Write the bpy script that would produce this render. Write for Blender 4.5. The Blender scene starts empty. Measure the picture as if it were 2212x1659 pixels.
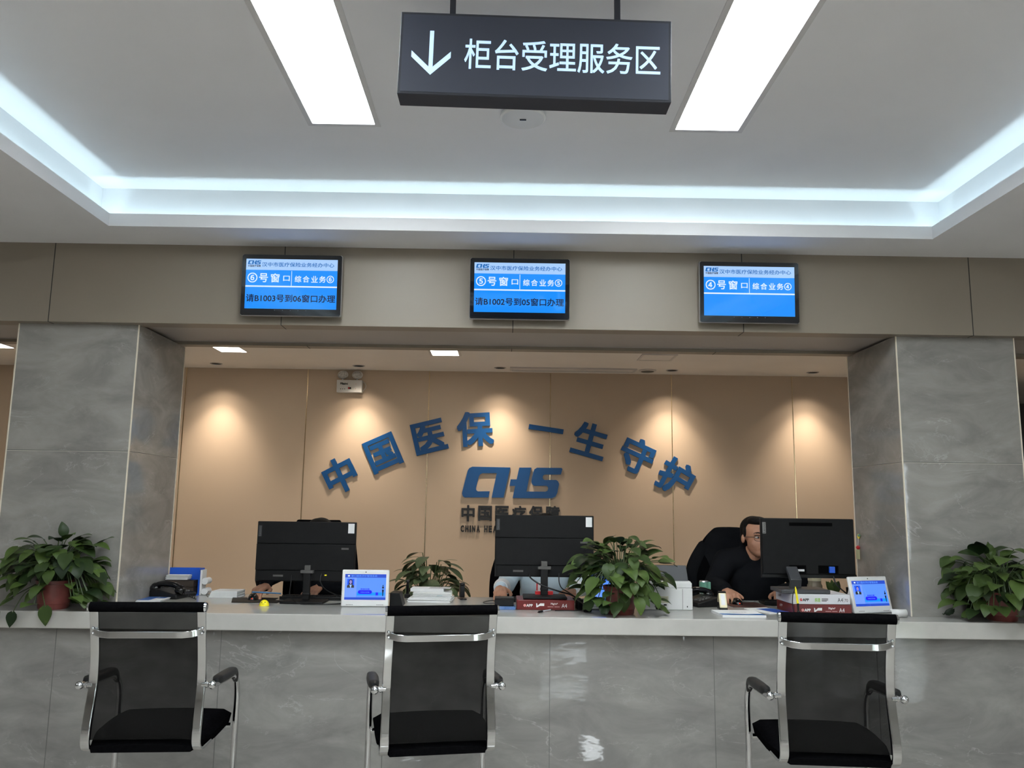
import bpy, math, random
from mathutils import Matrix, Vector, Euler, noise as mnoise

sc = bpy.context.scene
COL = sc.collection
PI = math.pi
R = math.radians

# ------------------------------------------------------------------ camera
cam = bpy.data.objects.new('camera', bpy.data.cameras.new('camera'))
COL.objects.link(cam)
cam.data.sensor_width = 36.0
cam.data.lens = 1758.66 / 2212 * 36.0
cam.data.clip_start = 0.05
_M = Matrix.Rotation(-0.0079691, 3, 'Z') @ Matrix.Rotation(PI / 2 + 0.148462, 3, 'X') @ Matrix.Rotation(0.013451, 3, 'Z')
cam.matrix_world = Matrix.Translation((0, 0, 1.28)) @ _M.to_4x4()
sc.camera = cam

# ------------------------------------------------------------------ colour management
sc.view_settings.view_transform = 'Standard'
sc.view_settings.look = 'None'
sc.view_settings.gamma = 1.0
sc.view_settings.use_curve_mapping = False
sc.view_settings.exposure = 0.0
try:
    sc.cycles.use_denoising = True
    sc.cycles.max_bounces = 10
    sc.cycles.transparent_max_bounces = 16
    sc.cycles.sample_clamp_indirect = 6.0
    sc.cycles.caustics_reflective = False
    sc.cycles.caustics_refractive = False
except Exception:
    pass


def S(r, g, b):
    f = lambda c: (c / 255 / 12.92) if c / 255 <= 0.04045 else ((c / 255 + 0.055) / 1.055) ** 2.4
    return (f(r), f(g), f(b))


# ------------------------------------------------------------------ world (daylight and greenery outside the glass doors)
W = bpy.data.worlds.new('daylight')
sc.world = W
W.use_nodes = True
nt = W.node_tree
bg = nt.nodes['Background']
tc = nt.nodes.new('ShaderNodeTexCoord')
nz = nt.nodes.new('ShaderNodeTexNoise'); nz.inputs['Scale'].default_value = 14; nz.inputs['Detail'].default_value = 5
rp = nt.nodes.new('ShaderNodeValToRGB')
rp.color_ramp.elements[0].position = 0.40; rp.color_ramp.elements[0].color = (.06, .10, .05, 1)
rp.color_ramp.elements[1].position = 0.60; rp.color_ramp.elements[1].color = (.85, .95, 1, 1)
nt.links.new(tc.outputs['Generated'], nz.inputs['Vector'])
nt.links.new(nz.outputs['Fac'], rp.inputs['Fac'])
nt.links.new(rp.outputs['Color'], bg.inputs['Color'])
bg.inputs['Strength'].default_value = 9

PANEL_STRENGTH = 41.0        # office light panels, visible ones and added fill
COVE_WATTS = 1.05            # LED tape in the ceiling trough, watts per metre-run light
SPOT_WATTS = 18.5           # warm downlights over the feature wall
BACK_PANEL = 20.0            # small square panels behind the counter, visible and added

# ------------------------------------------------------------------ materials
MATS = {}


def mat(name, col, rough=.5, metal=0.0, spec=.5, emit=None, es=1.0, **kw):
    if name in MATS:
        return MATS[name]
    m = bpy.data.materials.new(name); m.use_nodes = True
    p = m.node_tree.nodes['Principled BSDF']
    p.inputs['Base Color'].default_value = (*col, 1)
    p.inputs['Roughness'].default_value = rough
    p.inputs['Metallic'].default_value = metal
    p.inputs['Specular IOR Level'].default_value = spec
    if emit is not None:
        p.inputs['Emission Color'].default_value = (*emit, 1)
        p.inputs['Emission Strength'].default_value = es
    for k, v in kw.items():
        p.inputs[k].default_value = v
    MATS[name] = m
    return m


def noisy(name, c1, c2, scale=4, rough=.5, bump=0.0, bscale=60, spec=.5, stretch=(1, 1, 1), metal=0.0, detail=5):
    if name in MATS:
        return MATS[name]
    m = mat(name, c1, rough, metal, spec)
    t = m.node_tree; p = t.nodes['Principled BSDF']
    g = t.nodes.new('ShaderNodeTexCoord')
    mp = t.nodes.new('ShaderNodeMapping'); mp.inputs['Scale'].default_value = stretch
    n = t.nodes.new('ShaderNodeTexNoise'); n.inputs['Scale'].default_value = scale; n.inputs['Detail'].default_value = detail
    r = t.nodes.new('ShaderNodeValToRGB')
    r.color_ramp.elements[0].position = .3; r.color_ramp.elements[0].color = (*c1, 1)
    r.color_ramp.elements[1].position = .7; r.color_ramp.elements[1].color = (*c2, 1)
    L = t.links.new
    L(g.outputs['Object'], mp.inputs['Vector']); L(mp.outputs['Vector'], n.inputs['Vector'])
    L(n.outputs['Fac'], r.inputs['Fac']); L(r.outputs['Color'], p.inputs['Base Color'])
    if bump:
        n2 = t.nodes.new('ShaderNodeTexNoise'); n2.inputs['Scale'].default_value = bscale; n2.inputs['Detail'].default_value = 3
        b = t.nodes.new('ShaderNodeBump'); b.inputs['Strength'].default_value = bump; b.inputs['Distance'].default_value = .002
        L(g.outputs['Object'], n2.inputs['Vector']); L(n2.outputs['Fac'], b.inputs['Height']); L(b.outputs['Normal'], p.inputs['Normal'])
    return m


def marble(name, base, light, rough=.12, off=0.0):
    m = mat(name, base, rough, 0, .5)
    t = m.node_tree; p = t.nodes['Principled BSDF']; L = t.links.new
    g = t.nodes.new('ShaderNodeNewGeometry')
    mp = t.nodes.new('ShaderNodeMapping')
    mp.inputs['Rotation'].default_value = (0, R(38), 0); mp.inputs['Scale'].default_value = (1.0, 1.2, 2.3)
    mp.inputs['Location'].default_value = (off, off, off)
    L(g.outputs['Position'], mp.inputs['Vector'])
    n1 = t.nodes.new('ShaderNodeTexNoise'); n1.inputs['Scale'].default_value = 2.6; n1.inputs['Detail'].default_value = 9
    n1.inputs['Roughness'].default_value = .62; n1.inputs['Distortion'].default_value = .6
    n2 = t.nodes.new('ShaderNodeTexNoise'); n2.inputs['Scale'].default_value = 1.7; n2.inputs['Detail'].default_value = 8
    n2.inputs['Roughness'].default_value = .6; n2.inputs['Distortion'].default_value = 1.2
    n3 = t.nodes.new('ShaderNodeTexNoise'); n3.inputs['Scale'].default_value = 3.1; n3.inputs['Detail'].default_value = 2
    for n in (n1, n2, n3):
        L(mp.outputs['Vector'], n.inputs['Vector'])
    r1 = t.nodes.new('ShaderNodeValToRGB')
    r1.color_ramp.elements[0].position = .33; r1.color_ramp.elements[0].color = tuple(c * .78 for c in base) + (1,)
    r1.color_ramp.elements[1].position = .70; r1.color_ramp.elements[1].color = tuple(c * 1.26 for c in base) + (1,)
    L(n1.outputs['Fac'], r1.inputs['Fac'])
    s = t.nodes.new('ShaderNodeMath'); s.operation = 'SUBTRACT'; s.inputs[1].default_value = .5
    a = t.nodes.new('ShaderNodeMath'); a.operation = 'ABSOLUTE'
    L(n2.outputs['Fac'], s.inputs[0]); L(s.outputs[0], a.inputs[0])
    r2 = t.nodes.new('ShaderNodeValToRGB')
    r2.color_ramp.elements[0].position = 0.0; r2.color_ramp.elements[0].color = (1, 1, 1, 1)
    r2.color_ramp.elements[1].position = .008; r2.color_ramp.elements[1].color = (0, 0, 0, 1)
    L(a.outputs[0], r2.inputs['Fac'])
    r3 = t.nodes.new('ShaderNodeValToRGB')
    r3.color_ramp.elements[0].position = .47; r3.color_ramp.elements[0].color = (0, 0, 0, 1)
    r3.color_ramp.elements[1].position = .68; r3.color_ramp.elements[1].color = (.38, .38, .38, 1)
    L(n3.outputs['Fac'], r3.inputs['Fac'])
    mu = t.nodes.new('ShaderNodeMath'); mu.operation = 'MULTIPLY'
    L(r2.outputs['Color'], mu.inputs[0]); L(r3.outputs['Color'], mu.inputs[1])
    mx = t.nodes.new('ShaderNodeMix'); mx.data_type = 'RGBA'
    L(mu.outputs[0], mx.inputs[0]); L(r1.outputs['Color'], mx.inputs[6]); mx.inputs[7].default_value = (*light, 1)
    L(mx.outputs[2], p.inputs['Base Color'])
    return m


def see_through(name, col, fac):
    m = bpy.data.materials.new(name); m.use_nodes = True
    t = m.node_tree; p = t.nodes['Principled BSDF']; out = t.nodes['Material Output']; L = t.links.new
    p.inputs['Base Color'].default_value = (*col, 1); p.inputs['Roughness'].default_value = .8; p.inputs['Specular IOR Level'].default_value = .1
    tr = t.nodes.new('ShaderNodeBsdfTransparent'); mx = t.nodes.new('ShaderNodeMixShader')
    g = t.nodes.new('ShaderNodeTexCoord'); n = t.nodes.new('ShaderNodeTexNoise'); n.inputs['Scale'].default_value = 9
    mr = t.nodes.new('ShaderNodeMapRange'); mr.inputs[3].default_value = fac - .05; mr.inputs[4].default_value = fac + .05
    L(g.outputs['Object'], n.inputs['Vector']); L(n.outputs['Fac'], mr.inputs[0]); L(mr.outputs[0], mx.inputs[0])
    L(tr.outputs[0], mx.inputs[1]); L(p.outputs[0], mx.inputs[2]); L(mx.outputs[0], out.inputs['Surface'])
    return m


def leafmat(name, c1, c2, rough=.46):
    m = mat(name, c1, rough, 0, .28)
    t = m.node_tree; p = t.nodes['Principled BSDF']; L = t.links.new
    g = t.nodes.new('ShaderNodeNewGeometry'); r = t.nodes.new('ShaderNodeValToRGB')
    r.color_ramp.elements[0].position = 0; r.color_ramp.elements[0].color = (*c1, 1)
    r.color_ramp.elements[1].position = 1; r.color_ramp.elements[1].color = (*c2, 1)
    L(g.outputs['Random Per Island'], r.inputs['Fac'])
    n = t.nodes.new('ShaderNodeTexNoise'); n.inputs['Scale'].default_value = 26; n.inputs['Detail'].default_value = 4
    tcx = t.nodes.new('ShaderNodeTexCoord'); L(tcx.outputs['Object'], n.inputs['Vector'])
    r2 = t.nodes.new('ShaderNodeValToRGB')
    r2.color_ramp.elements[0].position = .62; r2.color_ramp.elements[0].color = (1, 1, 1, 1)
    r2.color_ramp.elements[1].position = .75; r2.color_ramp.elements[1].color = (1.7, 1.6, 1.2, 1)
    L(n.outputs['Fac'], r2.inputs['Fac'])
    mx = t.nodes.new('ShaderNodeMix'); mx.data_type = 'RGBA'; mx.blend_type = 'MULTIPLY'; mx.inputs[0].default_value = 1
    L(r.outputs['Color'], mx.inputs[6]); L(r2.outputs['Color'], mx.inputs[7]); L(mx.outputs[2], p.inputs['Base Color'])
    return m


M_ceil = noisy('white_paint', (.81, .81, .83), (.84, .84, .86), 3, .75)
M_backceil = noisy('warm_white_paint', (.80, .78, .76), (.83, .81, .79), 3, .8)
M_beam = noisy('taupe_metal_panel', S(131, 121, 108), S(135, 125, 112), 2, .42, spec=.4)
M_deep = mat('deep_black', (.0015, .0015, .0017), .9, 0, .05)
M_soffit = noisy('grey_soffit_panel', S(160, 154, 150), S(165, 159, 155), 2, .5)
M_seam = mat('dark_joint', (.02, .018, .016), .7)
M_pillar = marble('grey_marble_tile', S(141, 138, 134), S(200, 198, 195), .03)
M_front = marble('grey_marble_slab', S(134, 132, 129), S(190, 189, 186), .03, 4.3)
def wobble(m, scale, strength):
    t = m.node_tree; g = t.nodes.new('ShaderNodeNewGeometry'); n = t.nodes.new('ShaderNodeTexNoise'); b = t.nodes.new('ShaderNodeBump')
    mp = t.nodes.new('ShaderNodeMapping'); mp.inputs['Scale'].default_value = (1, 1, 2.2)
    n.inputs['Scale'].default_value = scale; n.inputs['Detail'].default_value = 2
    b.inputs['Strength'].default_value = strength; b.inputs['Distance'].default_value = .002
    t.links.new(g.outputs['Position'], mp.inputs['Vector']); t.links.new(mp.outputs['Vector'], n.inputs['Vector'])
    t.links.new(n.outputs['Fac'], b.inputs['Height']); t.links.new(b.outputs['Normal'], t.nodes['Principled BSDF'].inputs['Normal'])
wobble(M_front, 9, .22); wobble(M_pillar, 7, .10)
M_top = noisy('white_quartz', S(184, 182, 177), S(188, 186, 181), 25, .04, spec=.9)
M_wall = noisy('beige_wall_panel', S(200, 181, 160), S(203, 184, 163), 2, .5, spec=.3)
M_greywall = noisy('dark_grey_wall', S(80, 78, 76), S(88, 86, 84), 2, .6)
M_hall = noisy('hall_wall_paint', S(190, 186, 180), S(198, 194, 188), 2, .7)
M_floor = noisy('polished_floor_tile', S(172, 166, 158), S(186, 180, 172), 2, .02, spec=.6)
M_gold = mat('brushed_gold', S(222, 200, 162), .25, 1.0)
M_cream_trim = mat('cream_trim', S(226, 216, 198), .4)
M_frontseam = mat('grey_joint', S(92, 91, 89), .6)
M_chrome = noisy('chrome', (.66, .67, .68), (.58, .59, .60), 6, .07, metal=1.0)
M_silver = mat('silver_trim', (.6, .61, .63), .3, 1.0)
M_blackplastic = noisy('black_plastic', (.005, .005, .0055), (.008, .008, .0085), 30, .42, spec=.3)
M_softblack = noisy('black_matte_plastic', (.004, .004, .0045), (.006, .006, .0065), 30, .55, spec=.22)
M_blackfabric = noisy('black_fabric', (.0025, .0025, .003), (.0045, .0045, .005), 90, .95, bump=.5, bscale=300, spec=0)
M_mesh = see_through('black_chair_mesh', (.0055, .0052, .005), .89)
M_pad = noisy('black_arm_pad', (.006, .006, .0065), (.009, .009, .0095), 20, .5, spec=.35)
M_signface = noisy('charcoal_sign_face', S(54, 59, 74), S(57, 62, 77), 2, .45)
M_signcase = noisy('charcoal_sign_case', S(40, 43, 53), S(43, 46, 56), 3, .65)
M_signtext = mat('lit_sign_lettering', (.5, .6, .7), .4, emit=S(182, 220, 255), es=.78)
M_paneldiff = mat('lit_panel_diffuser', (.9, .9, .9), .5, emit=(.90, .97, 1.0), es=PANEL_STRENGTH)
M_paneldiff2 = mat('lit_small_diffuser', (.9, .9, .9), .5, emit=(1, .93, .80), es=BACK_PANEL)
M_frame = mat('white_metal_frame', (.62, .61, .61), .45)
M_white = noisy('white_plastic', (.72, .72, .71), (.76, .76, .75), 9, .4)
M_paper = noisy('white_paper', (.74, .74, .74), (.80, .80, .79), 30, .8)
M_blueL = noisy('blue_acrylic_letter', S(14, 78, 140), S(16, 82, 146), 3, .38)
M_blackL = noisy('black_acrylic_letter', (.012, .012, .014), (.016, .016, .018), 3, .35)
M_scr_black = mat('black_glass', (.006, .007, .01), .04, 0, .6)
M_pot = noisy('red_plastic_pot', S(98, 46, 42), S(128, 66, 60), 12, .35)
M_soil = noisy('soil', (.02, .015, .01), (.04, .03, .02), 60, .95)
M_stem = mat('green_stem', S(62, 80, 42), .5)
M_leaf = leafmat('pothos_leaf', S(26, 42, 22), S(74, 94, 44))
M_leaf2 = leafmat('broad_leaf', S(74, 92, 64), S(96, 112, 78), .5)
M_red = noisy('dark_red_wrapper', S(98, 27, 27), S(108, 31, 30), 10, .3)
M_redb = mat('bright_red', S(190, 30, 34), .4)
M_yellow = noisy('yellow_plastic', S(244, 226, 30), S(250, 234, 40), 10, .35)
M_teal = noisy('teal_plastic', S(92, 142, 122), S(98, 150, 130), 10, .4)
M_cream = mat('cream_plastic', S(230, 220, 185), .4)
M_bluefile = noisy('blue_plastic', S(28, 84, 190), S(32, 92, 205), 6, .4)
M_bluepaper = noisy('blue_print', S(60, 110, 185), S(150, 180, 220), 18, .5)
M_brown = mat('dark_brown_card', S(62, 52, 44), .6)
M_skin = noisy('skin', S(172, 124, 98), S(182, 134, 108), 30, .5, spec=.35)
M_hair = noisy('black_hair', (.004, .0035, .0035), (.008, .007, .0065), 80, .6, bump=.8, bscale=120, spec=.12)
M_jacket = noisy('black_jacket_cloth', (.007, .0075, .009), (.011, .0115, .013), 12, .9, bump=.4, bscale=160, spec=0.02)
M_lightblue = noisy('light_blue_shirt', S(196, 212, 220), S(208, 222, 228), 8, .8, bump=.3, bscale=60)
M_eye = mat('eye_white', (.7, .68, .66), .25)
M_iris = mat('dark_iris', (.01, .008, .006), .2)


def screenmat(name, rgb, es=1.0):
    return mat(name, (.01, .012, .02), .05, 0, .5, emit=S(*rgb), es=es)


M_sblue = screenmat('screen_blue', (10, 142, 255))
M_shead = screenmat('screen_pale_blue', (168, 206, 255))
M_swhite = screenmat('screen_white', (222, 240, 255))
M_sdark = screenmat('screen_dark_blue_text', (16, 104, 182))
M_sblack = mat('screen_black_text', (.008, .01, .03), .1)
M_tab = screenmat('tablet_blue', (92, 150, 255))
M_tabside = screenmat('tablet_pale_blue', (118, 160, 255))
M_tabbar = screenmat('tablet_bar_blue', (38, 78, 205))
M_tabdeep = screenmat('tablet_deep_blue', (32, 20, 250))
M_tabcyan = screenmat('tablet_cyan', (0, 150, 255))
M_tabcard = screenmat('tablet_card_blue', (30, 92, 255))
M_tabtext = screenmat('tablet_text_blue', (92, 150, 255))
M_tabskin = screenmat('tablet_portrait_skin', (150, 140, 215))


# ------------------------------------------------------------------ mesh building
class MB:
    def __init__(s):
        s.v = []; s.f = []; s.m = []; s.cur = 0

    def add(s, vs, fs):
        b = len(s.v)
        s.v += [tuple(v) for v in vs]
        s.f += [tuple(i + b for i in f) for f in fs]
        s.m += [s.cur] * len(fs)
        return s

    def box(s, x0, x1, y0, y1, z0, z1, M=None):
        vs = [Vector((x, y, z)) for z in (z0, z1) for y in (y0, y1) for x in (x0, x1)]
        if M is not None:
            vs = [M @ v for v in vs]
        return s.add(vs, [(0, 2, 3, 1), (4, 5, 7, 6), (0, 1, 5, 4), (2, 6, 7, 3), (0, 4, 6, 2), (1, 3, 7, 5)])

    def cbox(s, c, size, M=None):
        a, b, d = (q / 2 for q in size)
        T = Matrix.Translation(c) @ (M if M is not None else Matrix())
        return s.box(-a, a, -b, b, -d, d, T)

    def tube(s, pts, r, n=12, cap=True, flat=None, up=None):
        """round (or flat = (half width, half depth)) bar along pts"""
        P = [Vector(p) for p in pts]
        k = len(P); rs = r if isinstance(r, (list, tuple)) else [r] * k
        ts = []
        for i in range(k):
            t = (P[min(i + 1, k - 1)] - P[max(i - 1, 0)])
            ts.append(t.normalized() if t.length > 1e-9 else Vector((0, 0, 1)))
        u = Vector(up) if up is not None else (Vector((0, 0, 1)) if abs(ts[0].z) < .9 else Vector((1, 0, 0)))
        vs = []; fs = []
        for i in range(k):
            t = ts[i]
            a = (u - t * u.dot(t))
            a = a.normalized() if a.length > 1e-6 else t.orthogonal().normalized()
            if up is None:
                u = a
            b = t.cross(a)
            if flat:
                h, w = flat
                c4 = [(h, w), (-h, w), (-h, -w), (h, -w)]
                for p, q in c4:
                    vs.append(P[i] + a * p + b * q)
            else:
                for j in range(n):
                    an = 2 * PI * j / n
                    vs.append(P[i] + a * (rs[i] * math.cos(an)) + b * (rs[i] * math.sin(an)))
        nn = 4 if flat else n
        for i in range(k - 1):
            for j in range(nn):
                j2 = (j + 1) % nn
                fs.append((i * nn + j, i * nn + j2, (i + 1) * nn + j2, (i + 1) * nn + j))
        if cap:
            fs.append(tuple(range(nn))[::-1]); fs.append(tuple((k - 1) * nn + j for j in range(nn)))
        return s.add(vs, fs)

    def lathe(s, prof, c=(0, 0, 0), n=24, M=None):
        vs = []; fs = []
        T = Matrix.Translation(c) @ (M if M is not None else Matrix())
        for r, z in prof:
            for j in range(n):
                a = 2 * PI * j / n
                vs.append(T @ Vector((r * math.cos(a), r * math.sin(a), z)))
        for i in range(len(prof) - 1):
            for j in range(n):
                j2 = (j + 1) % n
                fs.append((i * n + j, i * n + j2, (i + 1) * n + j2, (i + 1) * n + j))
        if prof[0][0] > 1e-6:
            fs.append(tuple(range(n))[::-1])
        if prof[-1][0] > 1e-6:
            fs.append(tuple((len(prof) - 1) * n + j for j in range(n)))
        return s.add(vs, fs)

    def ell(s, c, r, M=None, n=20, m=12):
        prof = [(max(math.sin(PI * i / m), 1e-4), -math.cos(PI * i / m)) for i in range(m + 1)]
        T = Matrix.Translation(c) @ (M if M is not None else Matrix()) @ Matrix.Diagonal((*r, 1))
        b = MB(); b.lathe(prof, n=n)
        return s.add([T @ Vector(v) for v in b.v], b.f)

    def capsule(s, p, q, r1, r2, n=14):
        s.tube([p, q], [r1, r2], n)
        s.ell(p, (r1,) * 3, n=n, m=8); s.ell(q, (r2,) * 3, n=n, m=8)
        return s

    def prism(s, poly, o, u, v, depth):
        """polygon (2D list) in plane o,u,v extruded by depth along u x v"""
        o, u, v = Vector(o), Vector(u), Vector(v); w = u.cross(v).normalized() * depth
        k = len(poly)
        A = [o + u * a + v * b for a, b in poly]; B = [p + w for p in A]
        return s.add(A + B, [tuple(range(k))[::-1], tuple(range(k, 2 * k))] + [(i, (i + 1) % k, k + (i + 1) % k, k + i) for i in range(k)])


def build(name, mb, mats, parent=None, smooth=40, bevel=None, seg=2, off=None):
    me = bpy.data.meshes.new(name)
    if off is not None:
        mb.v = [(a - off[0], b - off[1], c - off[2]) for a, b, c in mb.v]
    me.from_pydata(mb.v, [], mb.f)
    mats = mats if isinstance(mats, (list, tuple)) else [mats]
    for m in mats:
        me.materials.append(m)
    if len(mats) > 1:
        me.polygons.foreach_set('material_index', mb.m)
    if smooth:
        me.polygons.foreach_set('use_smooth', [True] * len(me.polygons))
        me.set_sharp_from_angle(angle=R(smooth))
    me.update()
    o = bpy.data.objects.new(name, me); COL.objects.link(o)
    if parent is not None:
        o.parent = parent
    if bevel:
        b = o.modifiers.new('bevel', 'BEVEL'); b.width = bevel; b.segments = seg; b.limit_method = 'ANGLE'; b.angle_limit = R(40)
        b.harden_normals = False
    return o


def tag(o, label=None, cat=None, group=None, kind=None):
    if label: o['label'] = label
    if cat: o['category'] = cat
    if group: o['group'] = group
    if kind: o['kind'] = kind
    return o


def thing(name, label, cat, loc=(0, 0, 0), rz=0, group=None):
    o = bpy.data.objects.new(name, None); COL.objects.link(o)
    o.empty_display_size = .05
    o.location = loc; o.rotation_euler = (0, 0, rz)
    return tag(o, label, cat, group)


def struct(name, mb, mats, label, cat='room', **kw):
    o = build(name, mb, mats, **kw)
    return tag(o, label, cat, kind='structure')


def dup(root, loc, rz, label):
    r = root.copy(); COL.objects.link(r); r.location = loc; r.rotation_euler = (0, 0, rz); r['label'] = label
    for ch in list(root.children):
        c = ch.copy(); COL.objects.link(c); c.parent = r
        for g in list(ch.children):
            d = g.copy(); COL.objects.link(d); d.parent = c
    return r


_TXT = {}


def glyphs(s, res=3):
    """flat outline mesh of a string, em size 1: verts, faces, bounds"""
    if (s, res) in _TXT:
        return _TXT[(s, res)]
    c = bpy.data.curves.new('lettering', 'FONT'); c.body = s; c.size = 1; c.resolution_u = res; c.fill_mode = 'FRONT'
    o = bpy.data.objects.new('lettering', c); COL.objects.link(o)
    dg = bpy.context.evaluated_depsgraph_get()
    me = bpy.data.meshes.new_from_object(o.evaluated_get(dg))
    vs = [(v.co.x, v.co.y) for v in me.vertices]; fs = [tuple(p.vertices) for p in me.polygons]
    bpy.data.objects.remove(o); bpy.data.curves.remove(c); bpy.data.meshes.remove(me)
    xs = [a for a, b in vs]; ys = [b for a, b in vs]
    r = (vs, fs, (min(xs), max(xs), min(ys), max(ys)))
    _TXT[(s, res)] = r
    return r


def text(mb, s, o, u, v, box, bold=0.0, depth=0.0, fitw=True, res=3):
    """string fitted to box (x0, x1, y0, y1) of plane o,u,v; bold = stroke growth in em; depth = thickness along u x v"""
    vs, fs, (a0, a1, b0, b1) = glyphs(s, res)
    o, u, v = Vector(o), Vector(u), Vector(v); w = u.cross(v).normalized()
    x0, x1, y0, y1 = box
    a0 -= bold; a1 += bold; b0 -= bold; b1 += bold
    sy = (y1 - y0) / (b1 - b0); sx = (x1 - x0) / (a1 - a0) if fitw else sy
    offs = [(0, 0)]
    if bold:
        offs += [(i * bold, j * bold) for i in (-1, 0, 1) for j in (-1, 0, 1) if (i, j) != (0, 0)]
    eps = 0.00004
    for k, (dx, dy) in enumerate(offs):
        P = [o + u * (x0 + (a + dx - a0) * sx) + v * (y0 + (b + dy - b0) * sy) + w * (depth + eps * k) for a, b in vs]
        mb.add(P, fs)
        if depth:
            Q = [p - w * depth for p in P]
            mb.add(Q, [f[::-1] for f in fs])
            cnt = {}
            for f in fs:
                for i in range(len(f)):
                    e = (f[i], f[(i + 1) % len(f)])
                    cnt[e] = cnt.get(e, 0) + 1
            n = len(P)
            side = [(b, a, a + n, b + n) for (a, b) in cnt if (b, a) not in cnt]
            mb.add(P + Q, side)
    return mb


def rect(mb, o, u, v, x0, x1, y0, y1, lift=0.0):
    o, u, v = Vector(o), Vector(u), Vector(v); w = u.cross(v).normalized() * lift
    return mb.add([o + u * a + v * b + w for a, b in ((x0, y0), (x1, y0), (x1, y1), (x0, y1))], [(0, 1, 2, 3)])


def disc(mb, o, u, v, cx, cy, rx, ry=None, lift=0.0, n=24):
    ry = ry or rx
    o, u, v = Vector(o), Vector(u), Vector(v); w = u.cross(v).normalized() * lift
    return mb.add([o + u * (cx + rx * math.cos(2 * PI * i / n)) + v * (cy + ry * math.sin(2 * PI * i / n)) + w for i in range(n)], [tuple(range(n))])


def smoothpath(pts, k=6):
    P = [Vector(p) for p in pts]; out = []
    for i in range(len(P) - 1):
        p0, p1, p2, p3 = P[max(i - 1, 0)], P[i], P[i + 1], P[min(i + 2, len(P) - 1)]
        for j in range(k):
            t = j / k
            out.append(.5 * ((2 * p1) + (-p0 + p2) * t + (2 * p0 - 5 * p1 + 4 * p2 - p3) * t * t + (-p0 + 3 * p1 - 3 * p2 + p3) * t ** 3))
    out.append(P[-1])
    return out


CH_A = [(270, 75), (1030, 92), (905, 690), (665, 690), (760, 205), (470, 205), (425, 230), (402, 270), (352, 500), (357, 540), (390, 565),
        (625, 565), (605, 685), (130, 685), (92, 660), (75, 610), (80, 570), (180, 150), (208, 105)]
CH_B = [(1210, 95), (1450, 95), (1360, 570), (1740, 575), (1780, 555), (1793, 510), (1785, 480), (1760, 458), (1510, 458), (1475, 430),
        (1455, 385), (1460, 340), (1490, 190), (1515, 130), (1565, 98), (2055, 103), (2075, 125), (2045, 235), (1720, 235), (1690, 255),
        (1680, 290), (1690, 325), (1720, 343), (1950, 343), (1990, 370), (2010, 420), (1975, 600), (1940, 670), (1870, 705), (1085, 700),
        (1130, 460), (1018, 460), (1040, 328), (1160, 328)]


def logo_poly(poly, w):
    k = w / 2000.0
    return [((a - 1075) * k, -(b - .0157 * (a - 1075) - 392) * k) for a, b in poly][::-1]


# =================================================================== SETTING
# front hall: low ring ceiling at 2.63, recess up to 2.86; room behind the counter: ceiling at 2.595
XL, XR, YR = -1.986, 2.13, 3.907      # opening of the ceiling recess
ZL, ZT, ZU = 2.63, 2.695, 2.86
HX, HY0 = 8.5, -8.0
YB = 8.0
YF = -3.6                              # near end of the recess, behind the camera

mb = MB(); mb.box(-HX, HX, HY0, 10.0, -.06, 0)
struct('floor', mb, M_floor, 'polished pale tile floor of the service hall')

# ring ceiling: slabs with the recess opening, lip and trough
mb = MB()
ZS = ZL + .012
mb.box(-HX, XL, HY0, 4.195, ZL, ZS); mb.box(XR, HX, HY0, 4.195, ZL, ZS)
mb.box(XL, XR, YR, 4.195, ZL, ZS); mb.box(XL, XR, HY0, YF, ZL, ZS)
# lips round the opening
mb.box(XL - .012, XL, YF, YR, ZS, ZT); mb.box(XR, XR + .012, YF, YR, ZS, ZT)
mb.box(XL - .012, XR + .012, YR, YR + .012, ZS, ZT); mb.box(XL - .012, XR + .012, YF - .012, YF, ZS, ZT)
# walls of the recess and its raised top
mb.box(XL - .11, XL - .09, YF - .09, YR + .09, ZS, ZU); mb.box(XR + .09, XR + .11, YF - .09, YR + .09, ZS, ZU)
mb.box(XL - .11, XR + .11, YR + .09, YR + .11, ZS, ZU); mb.box(XL - .11, XR + .11, YF - .11, YF - .09, ZS, ZU)
# raised top with two rows of cut-outs for the recessed light panels
PX = [(-.843, -.549), (.684, .98)]
PY = [(2.01, 3.245), (-.4, .835), (-2.8, -1.565)]
xs = [XL - .11, PX[0][0], PX[0][1], PX[1][0], PX[1][1], XR + .11]
ys = sorted([YF - .11, YR + .11] + [q for p in PY for q in p])
for i in range(len(xs) - 1):
    for j in range(len(ys) - 1):
        if i in (1, 3) and j in (1, 3, 5):
            continue
        mb.add([(xs[i], ys[j], ZU), (xs[i + 1], ys[j], ZU), (xs[i + 1], ys[j + 1], ZU), (xs[i], ys[j + 1], ZU)], [(0, 3, 2, 1)])
struct('ceiling', mb, M_ceil, 'white recessed ceiling with a lit trough round its edge', smooth=0)

mb = MB(); mb.box(-HX, HX, 4.84, 10.0, 2.595, 2.63)
struct('ceiling', mb, M_backceil, 'plain ceiling over the staff area behind the counter', smooth=0)

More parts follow.
